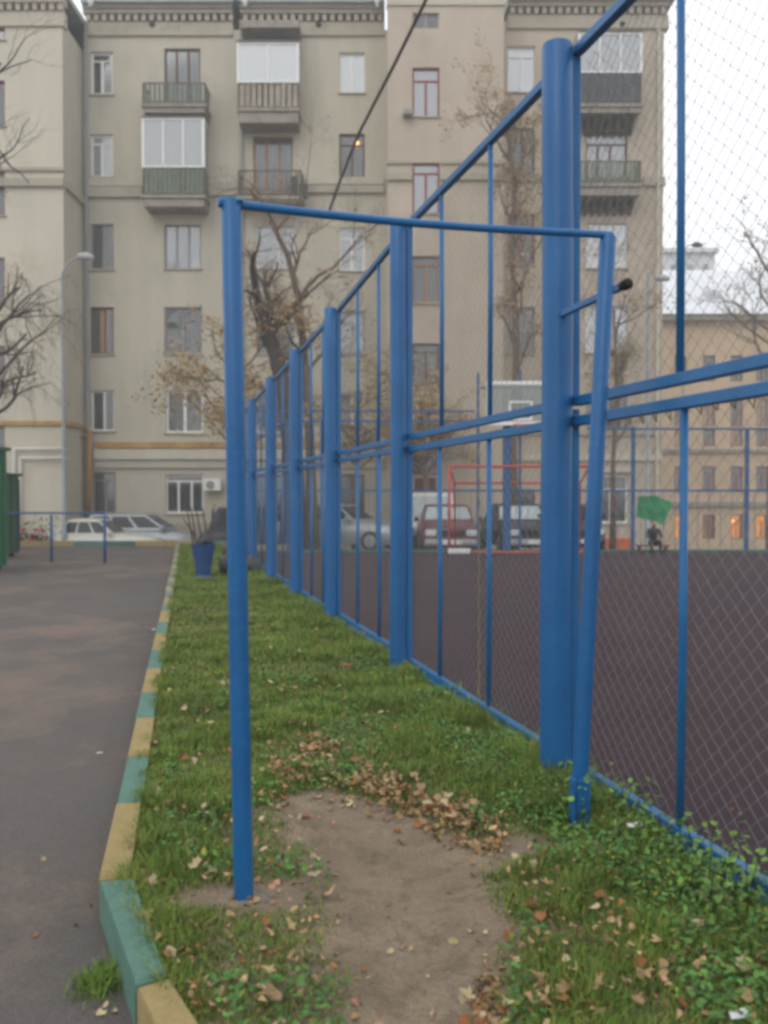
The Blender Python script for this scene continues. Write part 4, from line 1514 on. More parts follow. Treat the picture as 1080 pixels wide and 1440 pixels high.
def bag(loc, s, label, seed):
    bm = bmesh.new()
    bmesh.ops.create_icosphere(bm, subdivisions=3, radius=1)
    for v in bm.verts:
        n_ = noise.noise(v.co * 1.7 + Vector((seed, 0, 0))) * .22 + noise.noise(v.co * 5 + Vector((seed, 2, 0))) * .08
        v.co *= 1 + n_
        v.co.z = max(v.co.z, -.75)
        if v.co.z > .6: v.co.x *= .6; v.co.y *= .6; v.co.z *= 1.15
        v.co = Vector((v.co.x * s, v.co.y * s, (v.co.z + .75) * s))
    me = bpy.data.meshes.new('bin_bag'); bm.to_mesh(me); bm.free()
    me.materials.append(M['bag'])
    me.polygons.foreach_set('use_smooth', [True] * len(me.polygons))
    o = link_mesh('bin_bag', me, None, loc)
    tag(o, label, 'bag', 'black bags by the litter bin')
    return o


bag(bc + Vector((.04, 0, .54)), .15, 'black bag heaped on top of the blue litter bin', 1)
bag(bc + Vector((.46, .6, 0)), .27, 'biggest black bag lying on the grass right behind the bin', 4)
bag(bc + Vector((.78, .5, 0)), .2, 'smaller black bag next to the fence behind the bin', 9)
bag(bc + Vector((.42, 1.0, .22)), .24, 'black bag piled highest behind the bin', 12)
for k in range(7):
    a = rnd.uniform(-.5, .5)
    mb = MB()
    p0 = bc + Vector((-.05 + .05 * k - .1, .02 * k, .45))
    mb.tube([p0, p0 + Vector((a * .3, .02, .35)), p0 + Vector((a * .7, .05, .6 + .4 * rnd.random()))], [.022, .018, .010], 5)
    tag(mb.build('stick', M['stick']), label=('tallest' if k == 6 else 'leftmost' if k == 0 else 'middle') + ' bare brown stick poking up out of the blue litter bin', cat='stick', group='sticks in the litter bin')


# street lamps
def lamp_post(px, Y, pyt, armpx, armpy, label, m='mast', r=.055, head='lamp'):
    x = Xp(px, Y)
    g0 = gz(x, Y)
    root = empty('street_lamp', (x, Y, g0), label=label, cat='street lamp', group='street lamps of the yard')
    zt_ = Zp(pyt, Y) - g0
    mb = MB(); mb.tube([(0, 0, -.2), (0, 0, 1.2), (0, 0, 1.25), (0, 0, zt_)], [r * 1.5, r * 1.5, r, r * .8], 12); mb.build('mast', M[m], root, smooth=True, auto=40)
    tip = at(armpx, armpy, Y) - root.location
    mb = MB()
    pts = []
    for k in range(9):
        t = k / 8
        p = Vector((0, 0, zt_)).lerp(tip, t); p.z += (tip.z - zt_) * 0 + .35 * math.sin(math.pi * t * .5) * (1 - t)
        pts.append(p)
    mb.tube(pts, .03, 8); mb.build('arm', M[m], root, smooth=True)
    d = 1 if tip.x > 0 else -1
    mb = MB(); mb.tube([tip - Vector((d * .05, 0, 0)), tip + Vector((d * .05, 0, .03)), tip + Vector((d * .3, 0, .03)), tip + Vector((d * .5, 0, -.01))], [.05, .11, .13, .06], 10)
    mb.build('lamp_head', M[head], root, smooth=True)
    return root


lamp_post(90, 29.6, 384, 110, 362, 'grey-blue street lamp with a curved arm in front of the cream wing')
lamp_post(344, 28.6, 450, 356, 436, 'street lamp just right of the near blue upright, head below the broken tree', head='lamp')
lamp_post(910, 33.0, 384, 922, 392, 'tall grey-blue mast at the right corner of the cream building')
lamp_post(960, 45.0, 352, 974, 345, 'far street lamp with a dark head against the white sky', head='lampdark')

# ------------------------------------------------------------------ trees
def leafset(pts, size, name, matn, parent, seed, kindstuff=True):
    rg = np.random.default_rng(seed)
    P = np.array(pts)
    n = len(P)
    a = rg.normal(size=(n, 3)); a /= np.linalg.norm(a, axis=1)[:, None]
    b = np.cross(a, rg.normal(size=(n, 3))); b /= np.linalg.norm(b, axis=1)[:, None]
    s = size * rg.uniform(.6, 1.3, size=(n, 1))
    V = np.stack([P - a * s, P + b * s * .55, P + a * s, P - b * s * .55], axis=1).reshape(-1, 3)
    me = bpy.data.meshes.new(name)
    me.vertices.add(4 * n); me.vertices.foreach_set('co', V.astype(np.float32).ravel())
    me.loops.add(4 * n); me.loops.foreach_set('vertex_index', np.arange(4 * n, dtype=np.int32))
    me.polygons.add(n); me.polygons.foreach_set('loop_start', np.arange(0, 4 * n, 4, dtype=np.int32)); me.polygons.foreach_set('loop_total', np.full(n, 4, dtype=np.int32))
    me.materials.append(M[matn])
    ca = me.color_attributes.new('tint', 'FLOAT_COLOR', 'POINT')
    c = np.ones((n, 4)); v = rg.uniform(.55, 1.35, size=n)
    c[:, 0] = v * rg.uniform(.85, 1.25, n); c[:, 1] = v * rg.uniform(.8, 1.1, n); c[:, 2] = v
    ca.data.foreach_set('color', np.repeat(c, 4, axis=0).astype(np.float32).ravel())
    me.update(); me.validate()
    o = link_mesh(name, me, parent)
    if kindstuff: o['kind'] = 'stuff'
    return o


def tree(loc, label, trunk_pts, trunk_r, bark, nbr, spread, seed, leaves=0, leafsize=.06, droop=0.0, up=.5, depth=4, blen=2.2, start=.45, cloud=None, leafmat='leafy'):
    rg = random.Random(seed)
    root = empty('tree', loc, label=label, cat='tree', group='trees around the yard')
    tp = [Vector(p) for p in trunk_pts]
    n = len(tp)
    mb = MB(); mb.tube(tp, [trunk_r * (1 - .6 * k / (n - 1)) * (1.35 if k == 0 else 1) for k in range(n)], 12)
    mb.build('trunk', M[bark], root, smooth=True)
    br, tw = MB(), MB()
    ends = []

    def grow(p, d, L, r, lev):
        pts, rr = [p.copy()], [r]
        nseg = 5 if lev < 2 else 4
        for k in range(nseg):
            d = (d + Vector((rg.gauss(0, .20), rg.gauss(0, .20), rg.gauss(0, .16) - droop * (lev >= 2) * .3 + (up * .12 if lev < 2 else 0)))).normalized()
            p = p + d * (L / nseg)
            pts.append(p.copy()); rr.append(r * (1 - .55 * (k + 1) / nseg))
        (br if lev < 2 else tw).tube(pts, rr, 6 if lev < 2 else 3, cap=False)
        if lev >= 2:
            ends.extend(pts[1:])
        if lev < depth:
            for k in range(rg.randint(3, 4) if lev < 3 else 3):
                i = rg.randint(1, nseg)
                q = pts[i]
                nd = (d + Vector((rg.gauss(0, .75), rg.gauss(0, .75), rg.gauss(.1, .5)))).normalized()
                grow(q, nd, L * rg.uniform(.5, .75), max(.004, rr[i] * .62), lev + 1)
    for k in range(nbr):
        t = start + (1 - start) * (k + .5) / nbr
        f = t * (n - 1); i = min(int(f), n - 2)
        p = tp[i].lerp(tp[i + 1], f - i)
        a = k * 2.399 + rg.random()
        d = Vector((math.cos(a) * spread, math.sin(a) * spread * .6, up + rg.random() * .6)).normalized()
        grow(p, d, blen * rg.uniform(.7, 1.2), trunk_r * .40, 0)
    br.build('branches', M[bark], root, smooth=True)
    o = tw.build('twigs', M['twig'], root); o['kind'] = 'stuff'
    if leaves:
        pts = []
        for k in range(leaves):
            e = rg.choice(ends)
            if cloud and not cloud(e + root.location): continue
            pts.append((e.x + rg.gauss(0, .10), e.y + rg.gauss(0, .10), e.z + rg.gauss(0, .10) - .03))
        if pts: leafset(pts, leafsize, 'foliage', leafmat, root, seed)
    return root


def base(px, Y):
    x = Xp(px, Y)
    return Vector((x, Y, gz(x, Y)))


# left bare tree
b0 = base(-14, 27.0)
tree(b0, 'bare grey tree at the left edge with fine drooping twigs', [(0, 0, -.2), (.1, 0, 2), (.16, 0, 3.8), (.1, 0, 5.4), (0, 0, 7)], .15, 'bark', 15, 1.1, 5, leaves=150, leafsize=.06, droop=1.1, up=.35, blen=1.75, start=.5, depth=4)
# upper-left twig tree
tree(base(-95, 25.0), 'tall bare tree outside the left edge whose twig reaches into the top corner', [(0, 0, -.2), (.1, 0, 4), (.2, 0, 8), (.3, 0, 12)], .2, 'bark', 6, 1.0, 11, leaves=0, up=.5, blen=2.4, start=.7, depth=3)
# broken central tree
Yt = 27.5
b1 = base(412, Yt)
def rel(px, py, b=None, Y=None): return at(px, py, Y or Yt) - (b if b is not None else b1)
tree(b1, 'old tree with a dark broken trunk and sparse yellow leaves behind the fence', [(0, 0, -.2), rel(412, 640), rel(402, 560), rel(388, 500), rel(374, 455), rel(363, 418)], .34, 'bark', 5, 1.0, 23, leaves=4200, leafsize=.05, up=.6, blen=1.7, start=.45, depth=4,
     cloud=lambda p: p.z < Zp(430, Yt) or rnd.random() < .12)
# extra long limbs of that tree as their own tree beside it
b2 = base(440, 28.4)
def r2(px, py): return at(px, py, 28.4) - b2
tree(b2, 'slender leaning tree with long bare limbs rising across the cream wall', [(0, 0, -.2), r2(436, 620), r2(428, 500), r2(420, 420), r2(405, 360), r2(380, 310)], .16, 'bark2', 6, 1.1, 31, leaves=3000, leafsize=.05, up=.9, blen=2.3, start=.3, depth=4,
     cloud=lambda p: p.z < Zp(450, 28.4) or rnd.random() < .08)
b3 = base(334, 28.2)
tree(b3, 'thin yellow-leaved young tree standing behind the near blue upright', [(0, 0, -.2), (0.02, 0, 2), (-.1, 0, 3.6), (-.3, 0, 5.6)], .09, 'bark2', 12, 1.5, 47, leaves=5200, leafsize=.055, up=.35, droop=.5, blen=1.9, start=.5, depth=3)
b4 = base(722, 30.4)
def r4(px, py): return at(px, py, 30.4) - b4
tree(b4, 'tall brown tree with a few yellow leaves left of the biggest fence post', [(0, 0, -.2), r4(722, 620), r4(726, 480), r4(720, 360), r4(724, 250), r4(716, 190)], .13, 'bark2', 12, .7, 53, leaves=3600, leafsize=.05, up=.9, blen=1.6, start=.3, depth=4)
b5 = base(600, 30.8)
tree(b5, 'low bushy yellow-leaved tree seen between the fence posts', [(0, 0, -.2), (0.0, 0, 2), (-.1, 0, 3.2), (-.2, 0, 5.0)], .12, 'bark2', 10, 1.2, 61, leaves=5200, leafsize=.05, up=.4, blen=1.7, start=.45, depth=3)
b6 = base(500, 30.2)
tree(b6, 'small yellow-leaved tree behind the third fence post', [(0, 0, -.2), (0.0, 0, 2), (.1, 0, 3.2), (.0, 0, 4.6)], .10, 'bark2', 9, 1.2, 67, leaves=4600, leafsize=.05, up=.4, blen=1.5, start=.45, depth=3)
b7 = base(862, 32.0)
tree(b7, 'thin reddish twiggy tree before the right corner of the cream building', [(0, 0, -.2), (0, 0, 3), (.1, 0, 5.5), (.0, 0, 8.5)], .10, 'bark2', 10, .9, 71, leaves=900, leafsize=.06, up=.9, blen=1.7, start=.4, depth=4)
b8 = base(1085, 50)
tree(b8, 'bare tree against the sky at the right edge above the beige roof', [(0, 0, -.2), (0, 0, 6), (.2, 0, 11), (.1, 0, 16)], .22, 'bark2', 10, 1.1, 83, leaves=300, leafsize=.1, up=.6, blen=3.4, start=.6, depth=3)

# overhead cable: swings down from above to the lamp in front of the cream wall
ca, cb_ = at(618, -60, 12), at(462, 300, 27)
mb = MB()
pts = []
P1 = at(598, 2, 13.0); P2 = at(505, 187, 20.0)
ctrl = [ca, P1, at(556, 88, 15.5), P2, at(478, 255, 24), cb_]
for a_, b_ in zip(ctrl[:-1], ctrl[1:]):
    for k in range(5): pts.append(a_.lerp(b_, k / 5))
pts.append(cb_)
mb.tube(pts, [.022 + .022 * k / len(pts) for k in range(len(pts))], 7)
tag(mb.build('overhead_cable', M['cable'], smooth=True), label='dark cable sloping down from the top across the cream facade', cat='cable')
# red flower bed
fbx = empty('flower_bush', base(50, 29.4), label='bush with red flowers behind the far kerb beside the green containers', cat='bush')
rg = random.Random(3)
pts = [(rg.gauss(0, .32), rg.gauss(0, .2), .15 + abs(rg.gauss(.5, .3))) for _ in range(900)]
leafset(pts, .05, 'foliage', 'leafg', fbx, 3)
mb = MB()
for k in range(24):
    p = Vector((rg.gauss(0, .34), rg.gauss(-.1, .15), .35 + rg.random() * .95))
    mb.tube([p, p + Vector((0, -.02, .04)), p + Vector((0, -.03, .07))], [.02, .06, .03], 7)
mb.build('flowers', M['petal'], fbx)
mb = MB()
for k in range(10):
    mb.tube([(rg.gauss(0, .1), 0, -.05), (rg.gauss(0, .3), 0, .9)], .01, 4)
mb.build('stems', M['bark2'], fbx)


# ------------------------------------------------------------------ grass, weeds and litter
def field(name, P, ang, h, wd, lean, matn, tint, segs=2):
    """many blades as one mesh: each a bent tapering strip"""
    n = len(P)
    dx, dy = np.cos(ang), np.sin(ang)
    sx, sy = -dy, dx
    V = np.zeros((n, 5, 3), np.float32)
    h, wd, lean = h.astype(np.float32), wd.astype(np.float32), lean.astype(np.float32)
    for k, (t, wf) in enumerate(((0, 1.), (.55, .8), (1, 0))):
        off = lean * t * t * h
        z = h * (t - .25 * lean * t * t)
        cx, cy = P[:, 0] + dx * off, P[:, 1] + dy * off
        if k < 2:
            V[:, 2 * k, 0] = cx - sx * wd * wf / 2; V[:, 2 * k, 1] = cy - sy * wd * wf / 2; V[:, 2 * k, 2] = P[:, 2] + z
            V[:, 2 * k + 1, 0] = cx + sx * wd * wf / 2; V[:, 2 * k + 1, 1] = cy + sy * wd * wf / 2; V[:, 2 * k + 1, 2] = P[:, 2] + z
        else:
            V[:, 4, 0] = cx; V[:, 4, 1] = cy; V[:, 4, 2] = P[:, 2] + z
    me = bpy.data.meshes.new(name)
    me.vertices.add(5 * n); me.vertices.foreach_set('co', V.ravel())
    b = np.arange(n, dtype=np.int32)[:, None] * 5
    loops = (b + np.array([[0, 1, 3, 2, 2, 3, 4]], dtype=np.int32)).ravel()
    me.loops.add(7 * n); me.loops.foreach_set('vertex_index', loops)
    ls = (np.arange(n, dtype=np.int32)[:, None] * 7 + np.array([[0, 4]], dtype=np.int32)).ravel()
    lt = np.tile(np.array([4, 3], dtype=np.int32), n)
    me.polygons.add(2 * n); me.polygons.foreach_set('loop_start', ls); me.polygons.foreach_set('loop_total', lt)
    me.materials.append(M[matn])
    ca = me.color_attributes.new('tint', 'FLOAT_COLOR', 'POINT')
    ca.data.foreach_set('color', np.repeat(tint, 5, axis=0).astype(np.float32).ravel())
    me.update(); me.validate()
    o = link_mesh(name, me)
    return o


rg = np.random.default_rng(12)
acc = []
bands = [(.9, 4.2, 14500, 1.05), (4.2, 6.5, 12000, 1.2), (6.5, 10, 7500, 1.7), (10, 16, 3800, 2.6), (16, 27, 2200, 3.6)]
for (ya, yb, dens, ws) in bands:
    wid = 3.0
    n = int((yb - ya) * wid * dens)
    y = rg.uniform(ya, yb, n)
    l = np.array([lawn_left(v) + .02 for v in (ya, yb)])
    for v in y:
        pass
    lx = np.array([lawn_left(v) for v in np.linspace(ya, yb, 60)])
    lft = np.interp(y, np.linspace(ya, yb, 60), lx) + .03
    rgt = FX0 + FSL * (y - FY0) + .02
    x = lft - .02 + rg.uniform(0, 1, n) * wid
    ok = x < rgt
    x, y = x[ok], y[ok]
    acc.append(np.stack([x, y, np.full(len(x), ws)], 1))
pts = np.concatenate(acc)
keep, zz, hh = [], [], []
for (x, y, ws) in pts:
    d = dirt(x, y)
    pn = noise.noise(Vector((x * 1.6, y * 1.6, 20)))
    pn2 = noise.noise(Vector((x * 5, y * 5, 30)))
    k = sm(-.03, .12, d)
    k *= .72 + .4 * sm(-.35, .2, pn + .4 * pn2)
    if y < 7 and x > fence_x(y) - .75: k = max(k, .85 * sm(-.02, .12, d))
    if rg.random() < k:
        keep.append(True)
    else:
        keep.append(False)
    zz.append(lawn_z(x, y) - .004)
    hh.append((.5 + .75 * sm(-.3, .5, pn + .5 * pn2)) * (.4 + .6 * sm(.02, .28, d)))
keep = np.array(keep)
P = np.stack([pts[:, 0], pts[:, 1], np.array(zz)], 1)[keep]
ws = pts[keep, 2]
hh = np.array(hh)[keep]
n = len(P)
near_f = np.clip(1.2 - np.abs(P[:, 0] - (FX0 + FSL * (P[:, 1] - FY0))) * 1.5, 0, 1)
tint = np.ones((n, 4))
v = rg.uniform(.55, 1.35, n)
dry = (rg.random(n) < .12)
tint[:, 0] = v * np.where(dry, 2.4, rg.uniform(.8, 1.25, n)); tint[:, 1] = v * np.where(dry, 1.15, 1.0); tint[:, 2] = v * np.where(dry, 2.0, 1.0)
gr = field('grass', P, rg.uniform(0, 2 * np.pi, n), hh * rg.uniform(.035, .095, n) * (1 + .9 * near_f) * np.where(P[:, 1] > 10, .9, 1), rg.uniform(.0028, .0055, n) * ws, rg.uniform(.1, 1.3, n), 'grass', tint)
tag(gr, 'green autumn grass growing between the painted kerb and the blue fence', 'grass', kind='stuff')
print('grass blades', n)

# tuft growing at the foot of the kerb, on the road
tp_ = grd(135, 1385, -.1)
n = 380
P = np.stack([tp_.x + .01 + rg.normal(0, .035, n), tp_.y + rg.normal(0, .05, n), np.full(n, -.1)], 1)
tint = np.ones((n, 4)); tint[:, :3] = rg.uniform(.6, 1.3, (n, 1))
tf = field('grass_tuft', P, rg.uniform(0, 6.28, n), rg.uniform(.02, .075, n), rg.uniform(.003, .006, n), rg.uniform(.3, 1.4, n), 'grass', tint)
tag(tf, 'tuft of grass growing on the asphalt against the teal kerb stone', 'grass', kind='stuff')


# broad-leaved weeds near the fence and in the right foreground
def leaf_disk(n, P, nrm, size, rot, matn, name, tint, lobes=0, curl=.25):
    K = 6
    V = np.zeros((n, K + 1, 3), np.float32)
    nrm = nrm / np.linalg.norm(nrm, axis=1)[:, None]
    ref = np.stack([np.cos(rot), np.sin(rot), np.zeros(n)], 1)
    a = ref - nrm * (ref * nrm).sum(1)[:, None]; a /= np.linalg.norm(a, axis=1)[:, None]
    b = np.cross(nrm, a)
    shape = [(1.15, 0), (.45, .62), (-.55, .6), (-.95, 0), (-.55, -.6), (.45, -.62)]
    V[:, 0] = P
    asp = rg.uniform(.5, 1.05, n)
    for k, (u, w_) in enumerate(shape):
        V[:, k + 1] = P + a * (u * size)[:, None] + b * (w_ * size * asp)[:, None] + nrm * (curl * size * rg.uniform(-.6, 1, n))[:, None]
    me = bpy.data.meshes.new(name)
    me.vertices.add((K + 1) * n); me.vertices.foreach_set('co', V.ravel())
    tri = []
    for k in range(K): tri += [0, k + 1, (k + 1) % K + 1]
    bse = np.arange(n, dtype=np.int32)[:, None] * (K + 1)
    me.loops.add(3 * K * n); me.loops.foreach_set('vertex_index', (bse + np.array([tri], dtype=np.int32)).ravel())
    me.polygons.add(K * n); me.polygons.foreach_set('loop_start', np.arange(0, 3 * K * n, 3, dtype=np.int32)); me.polygons.foreach_set('loop_total', np.full(K * n, 3, dtype=np.int32))
    me.materials.append(M[matn])
    ca = me.color_attributes.new('tint', 'FLOAT_COLOR', 'POINT')
    ca.data.foreach_set('color', np.repeat(tint, K + 1, axis=0).astype(np.float32).ravel())
    me.polygons.foreach_set('use_smooth', [True] * (K * n))
    me.update(); me.validate()
    return link_mesh(name, me)


wp = []
N = 110000
cand_y = rg.uniform(1.6, 8.5, N); cand_x = rg.uniform(-1.2, 2.0, N)
for x, y in zip(cand_x, cand_y):
    fx = fence_x(y)
    if x > fx + .06 or x < lawn_left(y) + .15: continue
    d = dirt(x, y)
    if d < .03: continue
    q = noise.noise(Vector((x * 2.1, y * 2.1, 50))) + .4 * noise.noise(Vector((x * 6, y * 6, 51)))
    dens = sm(.95, .1, fx - x) * (1.0 if y < 5.5 else .55) + (.25 if q > .15 else 0)
    if y > 5.5: dens *= .6
    if q + dens * .75 > .30 and rg.random() < .75 * min(1, .3 + dens):
        hh_ = (.02 + .075 * rg.random() ** 1.2) * (.5 + .8 * sm(.8, 0, fx - x) + (.3 if q > .2 else 0))
        wp.append((x, y, lawn_z(x, y) + hh_))
wp = np.array(wp)
n = len(wp)
nr = np.stack([rg.normal(0, .45, n), rg.normal(-.15, .45, n), np.ones(n)], 1)
tint = np.ones((n, 4)); v = rg.uniform(.5, 1.45, n)
tint[:, 0] = v * rg.uniform(.75, 1.3, n); tint[:, 1] = v; tint[:, 2] = v * rg.uniform(.8, 1.3, n)
yel = rg.random(n) < .05
tint[yel, 0] *= 3.2; tint[yel, 1] *= 1.5
wd = leaf_disk(n, wp, nr, rg.uniform(.006, .016, n), rg.uniform(0, 6.28, n), 'weed', 'weeds', tint)
tag(wd, 'broad-leaved green weeds growing thickly along the foot of the blue fence', 'weeds', kind='stuff')
print('weeds', n)

# taller weed stems by the fence at bottom right
wst = MB()
lp = []
for k in range(70):
    y = 2.0 + 2.2 * rnd.random()
    x = fence_x(y) - .02 - .28 * rnd.random() ** 1.5
    z = 0
    pts_ = [Vector((x, y, 0))]
    dx_, dy_ = rnd.gauss(0, .25), rnd.gauss(0, .25)
    H_ = .12 + .2 * rnd.random()
    for j in range(5):
        t = (j + 1) / 5
        p_ = Vector((x + dx_ * H_ * t * t, y + dy_ * H_ * t * t, H_ * t))
        pts_.append(p_)
        for m_ in range(3): lp.append((p_.x + rnd.gauss(0, .018), p_.y + rnd.gauss(0, .018), p_.z + rnd.gauss(0, .008)))
    wst.tube(pts_, .0016, 4, cap=False)
o = wst.build('weed_stems', M['weed'])
tag(o, 'thin tall weed stalks leaning on the bottom rail of the blue fence', 'weeds', kind='stuff')
lp = np.array(lp); n = len(lp)
tint = np.ones((n, 4)); v = rg.uniform(.7, 1.6, n); tint[:, 0] = v * 1.3; tint[:, 1] = v; tint[:, 2] = v
ld = leaf_disk(n, lp, np.stack([rg.normal(0, .6, n), rg.normal(0, .6, n), np.ones(n)], 1), rg.uniform(.009, .020, n), rg.uniform(0, 6.28, n), 'weed', 'leaves', tint)
ld.parent = o; ld['kind'] = 'stuff'


# ---------------- fallen leaves, each of the biggest an object of its own
def leaf_mesh(seed, matn):
    r_ = random.Random(seed)
    out_ = []
    lob = [(0, 1.0), (24, .72), (45, .9), (72, .62), (100, .74), (135, .55), (172, .52)]
    for a, r in lob: out_.append((math.radians(a), r * r_.uniform(.65, 1.15)))
    for a, r in reversed(lob[1:]): out_.append((math.radians(-a), r * r_.uniform(.5, 1.15)))
    mb = MB()
    c1, c2, tw = r_.uniform(.3, 1.7), r_.uniform(-.5, .9), r_.uniform(-.9, .9)

    def pos(x, y): return (x, y, c1 * y * y * .7 + c2 * x * x * .5 + tw * x * y + .06 * math.sin(5 * x + seed))
    mb.v.append(pos(0, 0))
    for a, r in out_: mb.v.append(pos(math.cos(a) * r * .5, math.sin(a) * r * .45))
    for a, r in out_: mb.v.append(pos(math.cos(a) * r, math.sin(a) * r * .85))
    k = len(out_)
    for i in range(k):
        j = (i + 1) % k
        mb.f.append((0, 1 + i, 1 + j)); mb.f.append((1 + i, 1 + k + i, 1 + k + j, 1 + j)); mb.m += [0, 0]
    n = len(mb.v)
    q = [Vector(pos(-.5, 0)), Vector((-1.0, .05, .1))]
    mb.v += [tuple(q[0] + Vector((0, .02, 0))), tuple(q[0] - Vector((0, .02, 0))), tuple(q[1])]
    mb.f.append((n, n + 1, n + 2)); mb.m.append(0)
    me = mb.mesh('fallen_leaf', M[matn], smooth=True)
    ca = me.color_attributes.new('tint', 'FLOAT_COLOR', 'POINT')
    v = r_.uniform(.75, 1.25)
    ca.data.foreach_set('color', np.tile(np.array([v, v, v, 1], np.float32), len(me.vertices)))
    return me


LM = {m_: [leaf_mesh(s * 3 + i, m_) for i in range(9)] for s, m_ in enumerate(('dryleaf', 'dryleaf2', 'dryleaf3'))}
LAB = {
    'edge': ('dry curled leaf in the drift at the top edge of the bare earth', 'leaves drifted at the top edge of the bare earth'),
    'earth': ('dry leaf lying on the trodden bare earth', 'leaves lying on the bare earth'),
    'right': ('dry leaf lying among the weeds right of the bare earth', 'leaves among the weeds right of the bare earth'),
    'left': ('dry leaf lying in the grass between the kerb and the near upright', 'leaves in the grass beside the kerb'),
    'far': ('dry leaf lying in the lawn farther off beyond the bare earth', 'leaves in the lawn beyond the bare earth'),
    'road': ('dry leaf lying on the grey asphalt beside the kerb', 'leaves on the asphalt'),
    'court': ('small dry leaf lying on the dark court surface', 'leaves on the court'),
}


ZC = {
    'edge': ((510, 100), (1110, 40), 'in the drift above the bare earth', LAB['edge'][1]),
    'earth': ((600, 110), (1310, 120), 'on the bare earth', LAB['earth'][1]),
    'right': ((890, 180), (1310, 120), 'in the weeds right of the earth', LAB['right'][1]),
    'left': ((320, 130), (1200, 230), 'in the grass beside the kerb', LAB['left'][1]),
    'far': ((520, 170), (960, 80), 'in the lawn beyond the earth', LAB['far'][1]),
    'road': ((130, 80), (1200, 230), 'on the grey asphalt', LAB['road'][1]),
    'court': ((850, 200), (1030, 100), 'on the dark court', LAB['court'][1]),
}


def drop_leaf(px, py, zone, s=None, zoff=None, mm=None):
    zb = {'road': -.1, 'court': .03}.get(zone, 0)
    p = grd(px, py, zb)
    if zone not in ('road', 'court'):
        if p.x > fence_x(p.y) - .03 or p.x < lawn_left(p.y) + .05: return
        zb = lawn_z(p.x, p.y) + (.004 if dirt(p.x, p.y) < .03 else rnd.uniform(.035, .06) if zone in ('edge', 'far') else rnd.uniform(.02, .05))
    p.z = zb + .006
    mt = mm or rnd.choice(['dryleaf', 'dryleaf', 'dryleaf2', 'dryleaf2', 'dryleaf3'] if zone != 'edge' else ['dryleaf', 'dryleaf2', 'dryleaf', 'dryleaf3', 'dryleaf'])
    me = rnd.choice(LM[mt])
    o = link_mesh('fallen_leaf', me, None, p, (rnd.gauss(0, .5), rnd.gauss(0, .5), rnd.uniform(0, 6.28)), s or rnd.uniform(.024, .046))
    cx_, cy_, what, where = ZC[zone]
    colour = {'dryleaf': 'tan', 'dryleaf2': 'pale cream', 'dryleaf3': 'rusty brown'}[mt]
    big = 'large' if o.scale.x > .038 else ('small' if o.scale.x < .027 else 'mid-sized')
    dx, dy = (px - cx_[0]) / cx_[1], (py - cy_[0]) / cy_[1]
    pos = ('near' if dy > .4 else 'far' if dy < -.4 else 'middle') + (' right' if dx > .4 else ' left' if dx < -.4 else ' centre')
    tag(o, '%s %s dry leaf %s, at its %s' % (big, colour, what, pos), 'leaf', where)


def gauss_drop(n, cx, cy, sx, sy, zone, **k):
    for _ in range(n): drop_leaf(rnd.gauss(cx, sx), rnd.gauss(cy, sy), zone, **k)


gauss_drop(40, 445, 1078, 28, 24, 'edge'); gauss_drop(30, 530, 1118, 34, 14, 'edge'); gauss_drop(30, 612, 1150, 34, 14, 'edge'); gauss_drop(8, 380, 1120, 25, 20, 'edge')
for _ in range(16): drop_leaf(rnd.uniform(450, 740), rnd.uniform(1170, 1430), 'earth', s=rnd.uniform(.012, .024))
gauss_drop(16, 690, 1420, 30, 22, 'earth')
for _ in range(58): drop_leaf(rnd.uniform(700, 1075), rnd.uniform(1180, 1438), 'right')
for _ in range(52): drop_leaf(rnd.uniform(200, 460), rnd.uniform(1060, 1438), 'left')
for _ in range(16): drop_leaf(rnd.uniform(215, 330), rnd.uniform(930, 1100), 'left')
for _ in range(30): drop_leaf(rnd.uniform(340, 700), rnd.uniform(880, 1050), 'far')
for (px, py) in ((106, 1303), (215, 1200), (128, 1275), (48, 1318), (130, 1400), (150, 1415), (140, 1428), (160, 1425), (208, 890), (215, 885), (200, 880), (193, 929), (112, 1390), (60, 1210)):
    drop_leaf(px, py, 'road', s=rnd.uniform(.015, .03))
for (px, py) in ((855, 1050), (880, 1010), (930, 1055), (1030, 1140), (905, 990), (735, 940), (650, 925), (1040, 1145), (860, 1075), (640, 940)):
    drop_leaf(px, py, 'court', s=rnd.uniform(.014, .025))
# smaller litter, too many to count
pts_l = []
for _ in range(8000):
    y = rg.uniform(1.8, 12); x = rg.uniform(-2.6, 2)
    if x > fence_x(y) - .05 or x < lawn_left(y) + .05: continue
    d = dirt(x, y)
    pr_ = .25 + .8 * math.exp(-((d - .03) / .14) ** 2)
    if d < -.08: pr_ = .16
    if d < -.02: pr_ *= .45
    if rg.random() > pr_: continue
    pts_l.append((x, y, lawn_z(x, y) + (.006 if d < .03 else rg.uniform(.015, .055))))
pts_l = np.array(pts_l); n = len(pts_l)
tint = np.ones((n, 4)); v = rg.uniform(.5, 1.4, n); tint[:, 0] = v * rg.uniform(.9, 1.2, n); tint[:, 1] = v * rg.uniform(.8, 1.1, n); tint[:, 2] = v
o = leaf_disk(n, pts_l, np.stack([rg.normal(0, .5, n), rg.normal(0, .5, n), np.ones(n)], 1), rg.uniform(.005, .019, n), rg.uniform(0, 6.28, n), 'dryleaf', 'leaf_litter', tint, curl=.6)
tag(o, 'crumbled small dry leaf litter scattered over earth and grass', 'litter', kind='stuff')
dr_pts = []
line = [(385, 1110), (412, 1078), (450, 1064), (490, 1092), (540, 1116), (600, 1142), (655, 1168), (700, 1190)]
